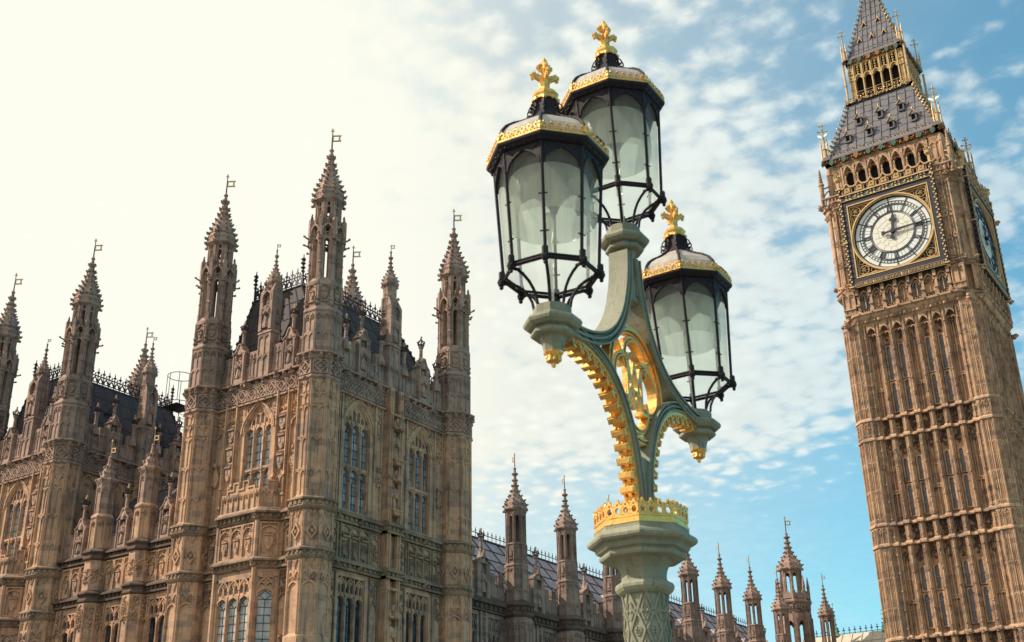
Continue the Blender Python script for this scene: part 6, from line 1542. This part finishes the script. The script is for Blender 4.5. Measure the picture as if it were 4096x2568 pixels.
        for j in range(n+1):
            t_ = min(d_[-1], j*.078+.02); x_ = np.interp(t_, d_, [v[0] for v in q]); z_ = np.interp(t_, d_, [v[1] for v in q])
            x2 = np.interp(min(d_[-1], t_+.01), d_, [v[0] for v in q]); z2 = np.interp(min(d_[-1], t_+.01), d_, [v[1] for v in q]); x1 = np.interp(max(0, t_-.01), d_, [v[0] for v in q]); z1_ = np.interp(max(0, t_-.01), d_, [v[1] for v in q])
            tt = np.array([x2-x1, z2-z1_]); tt /= np.linalg.norm(tt)+1e-9; nn = np.array([tt[1], -tt[0]])*s
            P2 = lambda a_, b_: (x_+tt[0]*a_+nn[0]*b_, z_+tt[1]*a_+nn[1]*b_)
            ext(g, f, [P2(-.012,0),P2(-.017,.05),P2(-.011,.062),P2(.011,.062),P2(.017,.05),P2(.012,0)], -.034, .034)
            ext(g, f, [P2(-.019,.045),P2(-.019,.058),P2(.019,.058),P2(.019,.045)], -.040, .040)
            for e in (-1, 1):
                bar(g, f, [P2(.012,.045),P2(.018,.024),P2(.033,.010),P2(.050,.010),P2(.064,.024),P2(.068,.045)], .009, .026 if e > 0 else -.038, .038 if e > 0 else -.026)
            ext(g, f, [P2(.012,.0),P2(.012,.05),P2(.02,.03),P2(.034,.017),P2(.048,.017),P2(.062,.03),P2(.07,.05),P2(.07,0)], -.010, .010)
        part('gilded_fringe', g, 'gold', root)
    st = MB(); bx(st, f, -.06, .06, 2.86, 3.2, -.04, .04); bx(st, f, -.045, -.03, 2.9, 3.2, -.05, .05); bx(st, f, .03, .045, 2.9, 3.2, -.05, .05); bx(st, f, -.05, .05, 1.5, 1.95, -.035, .035); part('stem', st, 'green', root)
    # roundel with its interlaced letters
    rg = MB(); f0_ = f; f = F(f.o+Z3*(2.36*(1-1.12)), f.u*1.12, f.n, f.v*1.12); cz = 2.36; cr_ = lambda r, x0=0, z0_=0, n=28, a0=0, a1=6.2832: [(x0+r*math.cos(a), cz+z0_+r*math.sin(a)) for a in np.linspace(a0, a1, n+1)[:-1]]
    for r, w_, d_ in ((.292,.014,.026),(.276,.010,.034),(.262,.010,.020)): bar(rg, f, cr_(r, n=36), w_, -d_, d_, True)
    for k in range(4):
        a = k*math.pi/2; x0, z0_ = .115*math.cos(a), .115*math.sin(a)
        bar(rg, f, [(x0+.128*math.cos(b), cz+z0_+.128*math.sin(b)) for b in np.linspace(a-2.0, a+2.0, 17)], .012, -.022, .022)
        bar(rg, f, [(x0+.112*math.cos(b), cz+z0_+.112*math.sin(b)) for b in np.linspace(a-1.9, a+1.9, 17)], .007, -.027, .027)
        b_ = a+math.pi/4; bar(rg, f, [(.13*math.cos(b_), cz+.13*math.sin(b_)), (.27*math.cos(b_), cz+.27*math.sin(b_))], .02, -.018, .018)
    ro = part('roundel', rg, 'gold', root)
    lt = MB(); 
    for (a, b, w_) in (((-.075,.13),(-.075,-.13),.024),((.075,.13),(.075,-.13),.024),((-.075,.13),(.0,-.12),.028),((.0,-.12),(.075,.13),.02),((-.075,-.13),(.0,.12),.02),((.0,.12),(.075,-.13),.028),((-.05,-.03),(.05,-.03),.014)):
        bar(lt, f, [(a[0],cz+a[1]),(b[0],cz+b[1])], w_*.8, -.016, .016)
    for e in (-1, 1):
        for zz_ in (-.13, .13): bx(lt, f, e*.075-.025, e*.075+.025, cz+zz_-.009, cz+zz_+.009, -.028, .028)
        bar(lt, f, [(e*.11*math.cos(a)*.6, cz+.13+.03*math.sin(a)) for a in np.linspace(0, 3.14, 7)], .012, -.02, .02)
    part('monogram', lt, 'gold', ro)
    f = f0_
    # lanterns
    def lantern(uu, zb, tilt, stem):
        """zb: height of the capital top under the lantern"""
        base = np.array([LX, LY, 0.])+U*uu; c = (0, 0, 0)
        k8 = [(th+(k+.5)*math.pi/4) for k in range(8)]
        P8 = lambda k, r, z: np.array([r*math.cos(k8[k%8]), r*math.sin(k8[k%8]), z])
        cap = MB(); L8(cap, c, [(.085,-.235),(.098,-.20),(.12,-.168),(.13,-.160),(.186,-.158),(.203,-.150),(.203,-.136),(.186,-.128),(.184,-.120),(.232,-.117),(.262,-.102),(.270,-.088),(.258,-.074),(.215,-.064),(.19,-.056),(.176,-.045),(.176,-.006),(.165,0)])
        lo = (base[0], base[1], zb)
        def put(name, mb, mat, par, smooth=False):
            me = bpy.data.meshes.new(name); me.from_pydata(mb.v, [], mb.f); me.update(); me.materials.append(M[mat])
            if smooth:
                for p in me.polygons: p.use_smooth = True
            o = bpy.data.objects.new(name, me); COL.objects.link(o); o.parent = par
            if par is root: o.location = Vector((lo[0]-LX, lo[1]-LY, zb+Z0))
            return o
        if stem: cap.v = [(x, y, max(z, -.2)) for x, y, z in cap.v]
        put('lamp_capital', cap, 'green', root)
        if not stem:
            b = MB(); L8(b, c, [(.035,-.285),(.06,-.26),(.09,-.243),(.095,-.236),(.06,-.228)])
            for i in range(16): a = i*.785; lump(b, (.028*math.cos(a), .028*math.sin(a), -.258-.016*(i//8)), .013, i, (1,1,1), 5, .3)
            lump(b, (0,0,-.295), .013, 3, (1,1,1.4), 6); put('gilded_boss', b, 'gold', root)
        rb, rt, zr, ze = .236, .277, .165, .79; zd = ze-.03
        ir = MB()
        # ring, uprights, curved ribs
        for k in range(8):
            A = P8(k, rb, zr); B = P8(k+1, rb, zr); tube(ir, [A, B], .0095, 6); tube(ir, [P8(k,rb-.006,zr+.018), P8(k+1,rb-.006,zr+.018)], .008, 5)
            tube(ir, [P8(k,rb,zr-.005), P8(k,rt,ze)], .0085, 6); tube(ir, [P8(k,rb+.008,zr-.02), P8(k,rb+.009,zr+.05)], .016, 6); lump(ir, tuple(P8(k,rb+.012,zr-.005)), .021, k, (1,1,1.15), 7, .1); lump(ir, tuple(P8(k,rb+.012,zr-.034)), .012, k, (1,1,1), 6, .1)
            arc = [P8(k, rb-.005, zr-.01), P8(k, rb*.86, zr-.016), P8(k, rb*.72, zr-.032), P8(k, rb*.58, zr-.058), P8(k, rb*.48, zr-.09), P8(k, rb*.41, zr-.125), P8(k, rb*.38, zr-.165)]
            tube(ir, arc, .008, 6); tube(ir, [arc[0]-np.array([0,0,.006]), P8(k, rb*.83, zr-.012)], .009, 5)
            for z in (.30, .5):    # glass clips
                q = rb+(rt-rb)*(z-zr)/(ze-zr); p = P8(k, q, z); e = (P8(k+1,q,z)-P8(k-1,q,z)); e /= np.linalg.norm(e); tube(ir, [p-e*.022, p+e*.022], .0045, 4)
            # arched head frame of each light
            f0_, f1_ = P8(k, rt, ze), P8(k+1, rt, ze); uu_ = (f1_-f0_); Lw = np.linalg.norm(uu_); uu_ /= Lw; nn_ = np.array([uu_[1], -uu_[0], 0]); m_ = (f0_+f1_)/2
            vv = np.array([0,0,1.])*.999+nn_*((rt-rb)/(ze-zr)); vv /= np.linalg.norm(vv)
            g = F(m_-vv*(ze-0), uu_, nn_, vv)
            zt = ze+.0; s_ = Lw/2-.004; hd = arch_pts(-s_+.010, s_-.010, ze-.118, .098, 6)
            spandrels(ir, g, -s_, s_, ze-.118, zt, .098, -.005, .005, hd); bar(ir, g, hd, .008, -.006, .009)
            bx(ir, g, -s_, -s_+.010, ze-.118, zt, -.005, .005); bx(ir, g, s_-.010, s_, ze-.118, zt, -.005, .005)
            for e in (-1, 1):
                for q in range(3): lump(ir, g.P(e*(s_-.018-.012*q), ze-.016-.010*q, .006), .006-.001*q, q, (1,1,1), 5, .3)
        L8(ir, c, [(.52,ze-.004),(.55,ze+.0),(.562,ze+.01),(.585,ze+.02),(.592,ze+.03),(.59,ze+.038),(.52,ze+.04)])
        for k in range(8):
            A = P8(k,.298,ze+.008); B = P8(k+1,.298,ze+.008)
            for i in range(4): p = A+(B-A)*(i+.5)/4; lump(ir, tuple(p), .008, i, (1.6,1.6,.7), 5, .2)
        lat = put('lantern', ir, 'black', root)
        # dome: ogee ribs in black, frosted panels between
        dm = [(.560,zd+.07),(.556,zd+.112),(.535,zd+.152),(.485,zd+.190),(.405,zd+.224),(.315,zd+.252),(.235,zd+.282),(.17,zd+.312),(.135,zd+.355),(.115,zd+.405),(.105,zd+.45)]
        d2 = MB(); L8(d2, c, [(a-.01, z) for a, z in dm[:8]]); put('dome_glass', d2, 'frost_top', lat)
        rb_ = MB()
        for k in range(8): tube(rb_, [P8(k, a/2*C8, z) for a, z in dm], .0095, 5)
        L8(rb_, c, [(a*1.02, z) for a, z in dm[7:]])
        for k in range(8):
            a = k8[k]; cur = [P8(k,.058,zd+.43),P8(k,.082,zd+.415),P8(k,.096,zd+.38),P8(k,.10,zd+.345),P8(k,.088,zd+.335)]
            if k % 2 == 0 or True: tube(rb_, cur, .0045, 4); lump(rb_, tuple(P8(k,.088,zd+.36)), .008, k, (1,1,1.2), 5); lump(rb_, tuple(P8(k,.082,zd+.385)), .007, k, (1,1,1.2), 5)
        put('dome_rib', rb_, 'black', lat)
        # gilded cresting on the eave
        g = MB()
        L8(g, c, [(.55,zd+.064),(.592,zd+.066),(.592,zd+.074),(.58,zd+.075)])
        for k in range(8):
            a = th+k*math.pi/4; n = np.array([math.cos(a), math.sin(a), 0]); fk = F(n*.287, (-n[1], n[0], 0), n); W_ = .574*.4142
            for i in range(6):
                u = -W_/2+(i+.5)*W_/6; bar(g, fk, [(u+.0115*math.cos(t_), zd+.106+.0115*math.sin(t_)) for t_ in np.linspace(0, 6.283, 11)[:-1]], .0055, -.004, .004, True)
                bx(g, fk, u-.003, u+.003, zd+.074, zd+.096, -.004, .004); lump(g, fk.P(u, zd+.123, 0), .0055, i, (1,1,1.3), 5, .1)
                bar(g, fk, [(u-.019,zd+.075),(u-.017,zd+.086),(u-.008,zd+.092),(u,zd+.086)], .0035, -.003, .003); bar(g, fk, [(u+.019,zd+.075),(u+.017,zd+.086),(u+.008,zd+.092),(u,zd+.086)], .0035, -.003, .003)
            c_ = n*0; cc_ = P8(k, .31, zd+.095); lump(g, tuple(cc_), .014, k, (1,1,1.3), 6, .2); lump(g, tuple(cc_+np.array([0,0,.022])), .009, k, (1,1,1), 6, .2)
        put('gilded_cresting', g, 'gold', lat)
        # gilded cap and cruciform finial
        zc = zd+.435; g = MB(); L8(g, c, [(.09,zc),(.125,zc+.004),(.118,zc+.022),(.128,zc+.034),(.132,zc+.046),(.105,zc+.06),(.07,zc+.066)])
        for k in range(8): p = P8(k,.066,zc+.004); lump(g, tuple(p), .014, k, (1,1,1.2), 6, .15); lump(g, tuple(P8(k,.060,zc-.014)), .008, k, (1,1,1.2), 5, .1)
        z1 = zc+.06
        L8(g, c, [(.062,z1),(.05,z1+0.0098),(.046,z1+0.0492),(.05,z1+0.0656)])
        for k in range(4):
            a = th+k*math.pi/2+.785; e = np.array([math.cos(a), math.sin(a), 0]); fk = F((0,0,0), e, (-e[1], e[0], 0))
            ext(g, fk, [(.004,z1+0.0410),(.022,z1+0.0451),(.03,z1+0.0738),(.05,z1+0.0861),(.066,z1+0.0943),(.066,z1+0.1148),(.04,z1+0.1164),(.022,z1+0.1066),(.016,z1+0.1312),(.004,z1+0.1394)], -.009, .009)
            for (x_, z_, r_0) in ((.066,z1+0.0886,.013),(.07,z1+0.1066,.014),(.058,z1+0.1197,.012),(.026,z1+0.1460,.012),(.034,z1+0.1607,.014),(.024,z1+0.1755,.012)): lump(g, fk.P(x_, z_, 0), r_0, k, (1,1,1), 6, .18)
            ext(g, fk, [(.0,z1+0.1230),(.024,z1+0.1394),(.03,z1+0.1640),(.012,z1+0.1927),(.0,z1+0.2050)], -.007, .007)
        L8(g, c, [(.03,z1+0.1230),(.036,z1+0.1640),(.026,z1+0.1927),(.03,z1+0.2050),(.016,z1+0.2214),(.004,z1+0.2296)])
        put('gilded_finial', g, 'gold', lat)
        # frosted panes and reflector bowl
        gl_ = MB(); 
        for k in range(8): gl_.add([P8(k,rb-.012,zr+.018), P8(k+1,rb-.012,zr+.018), P8(k+1,rt-.012,ze-.02), P8(k,rt-.012,ze-.02)], [(0,1,2,3)])
        put('glass', gl_, 'frost', lat)
        bo = MB(); rr_ = [(.205,ze-.335),(.212,ze-.26),(.214,ze-.16),(.20,ze-.08),(.13,ze-.035)]; lathe(bo, c, rr_, 28, 0, cap=False); put('reflector_bowl', bo, 'bowl', lat, True)
        bb = MB(); lathe(bb, c, [(.012,-.0),(.012,zr+.05),(.02,zr+.06),(.02,zr+.12),(.012,zr+.13),(.012,zr+.2),(.022,zr+.24),(.026,zr+.3),(.018,zr+.36)], 12); put('lamp_holder', bb, 'bowl', lat, True)
        if tilt: lat.rotation_euler = tilt
    lantern(-.894, 2.475, None, False)
    right = Vector((.8232, .5675, 0)); fw = Vector((-.5675, .8232, 0)).normalized()
    q = Matrix.Rotation(R(-1.8), 3, fw).to_euler()
    lantern(0.0, 3.325, q, True)
    lantern(.894, 2.475, q, False)
lamp()

# ================================================================== GROUND, BRIDGE, RIVER (mostly outside the frame)
def setting():
    def sheet(name, x0, x1, y0, y1, z, mat, th=.3):
        mb = MB(); bx(mb, F((0,0,0), X3, -Y3), x0, x1, z-Z0-th, z-Z0, -y1, -y0); o = part(name, mb, mat, None); o['kind'] = 'structure'; return o
    def sm(name, a, b, sc_, rough):
        m, t = newmat(name); n = t.noise(pos(t), sc_, 5, .6); c = t.mix(n, a, b); finish(t, c, rough, 0, n, .3, .05, .3); return m
    M['grass'] = sm('mown_grass', (.045,.075,.02), (.09,.12,.04), .6, .9); M['asphalt'] = sm('asphalt', (.04,.04,.042), (.065,.065,.065), 3, .85)
    M['paving'] = sm('paving_slabs', (.26,.24,.2), (.36,.33,.28), 1.2, .8); M['water'] = sm('river_water', (.05,.055,.045), (.07,.07,.055), .2, .12)
    sheet('ground', -1500, 1500, -64, 3000, -.35, 'paving'); sheet('water', -1500, 1500, -420, -64, -5.5, 'water'); sheet('far_bank', -1500, 1500, -3000, -420, -1.0, 'grass')
    sheet('bridge_deck', 24.6, 40, -400, -40, -.15, 'asphalt', 1.2); sheet('pavement', 24.2, 27.6, -400, -40, 0, 'paving', .5)
    w_ = MB(); bx(w_, F((0,0,0), X3, -Y3), 23.3, 24.05, -Z0-1.6, -Z0+.9, 40, 400)
    bx(w_, F((0,0,0), X3, -Y3), 23.2, 24.15, -Z0+.9, -Z0+1.06, 40, 400)
    f = F((24.05,0,0), Y3, X3)
    for i in range(120): u = -200+i*1.2; bx(w_, f, u-.07, u+.07, -Z0, -Z0+.9, -.02, .05); quatre(w_, f, u+.2, u+1.0, -Z0+.05, -Z0+.85, .04, i, False)
    o = part('bridge_parapet', w_, 'green', None); o['label'] = 'pierced grey green bridge parapet carrying the lamp standard'; o['category'] = 'parapet'
setting()
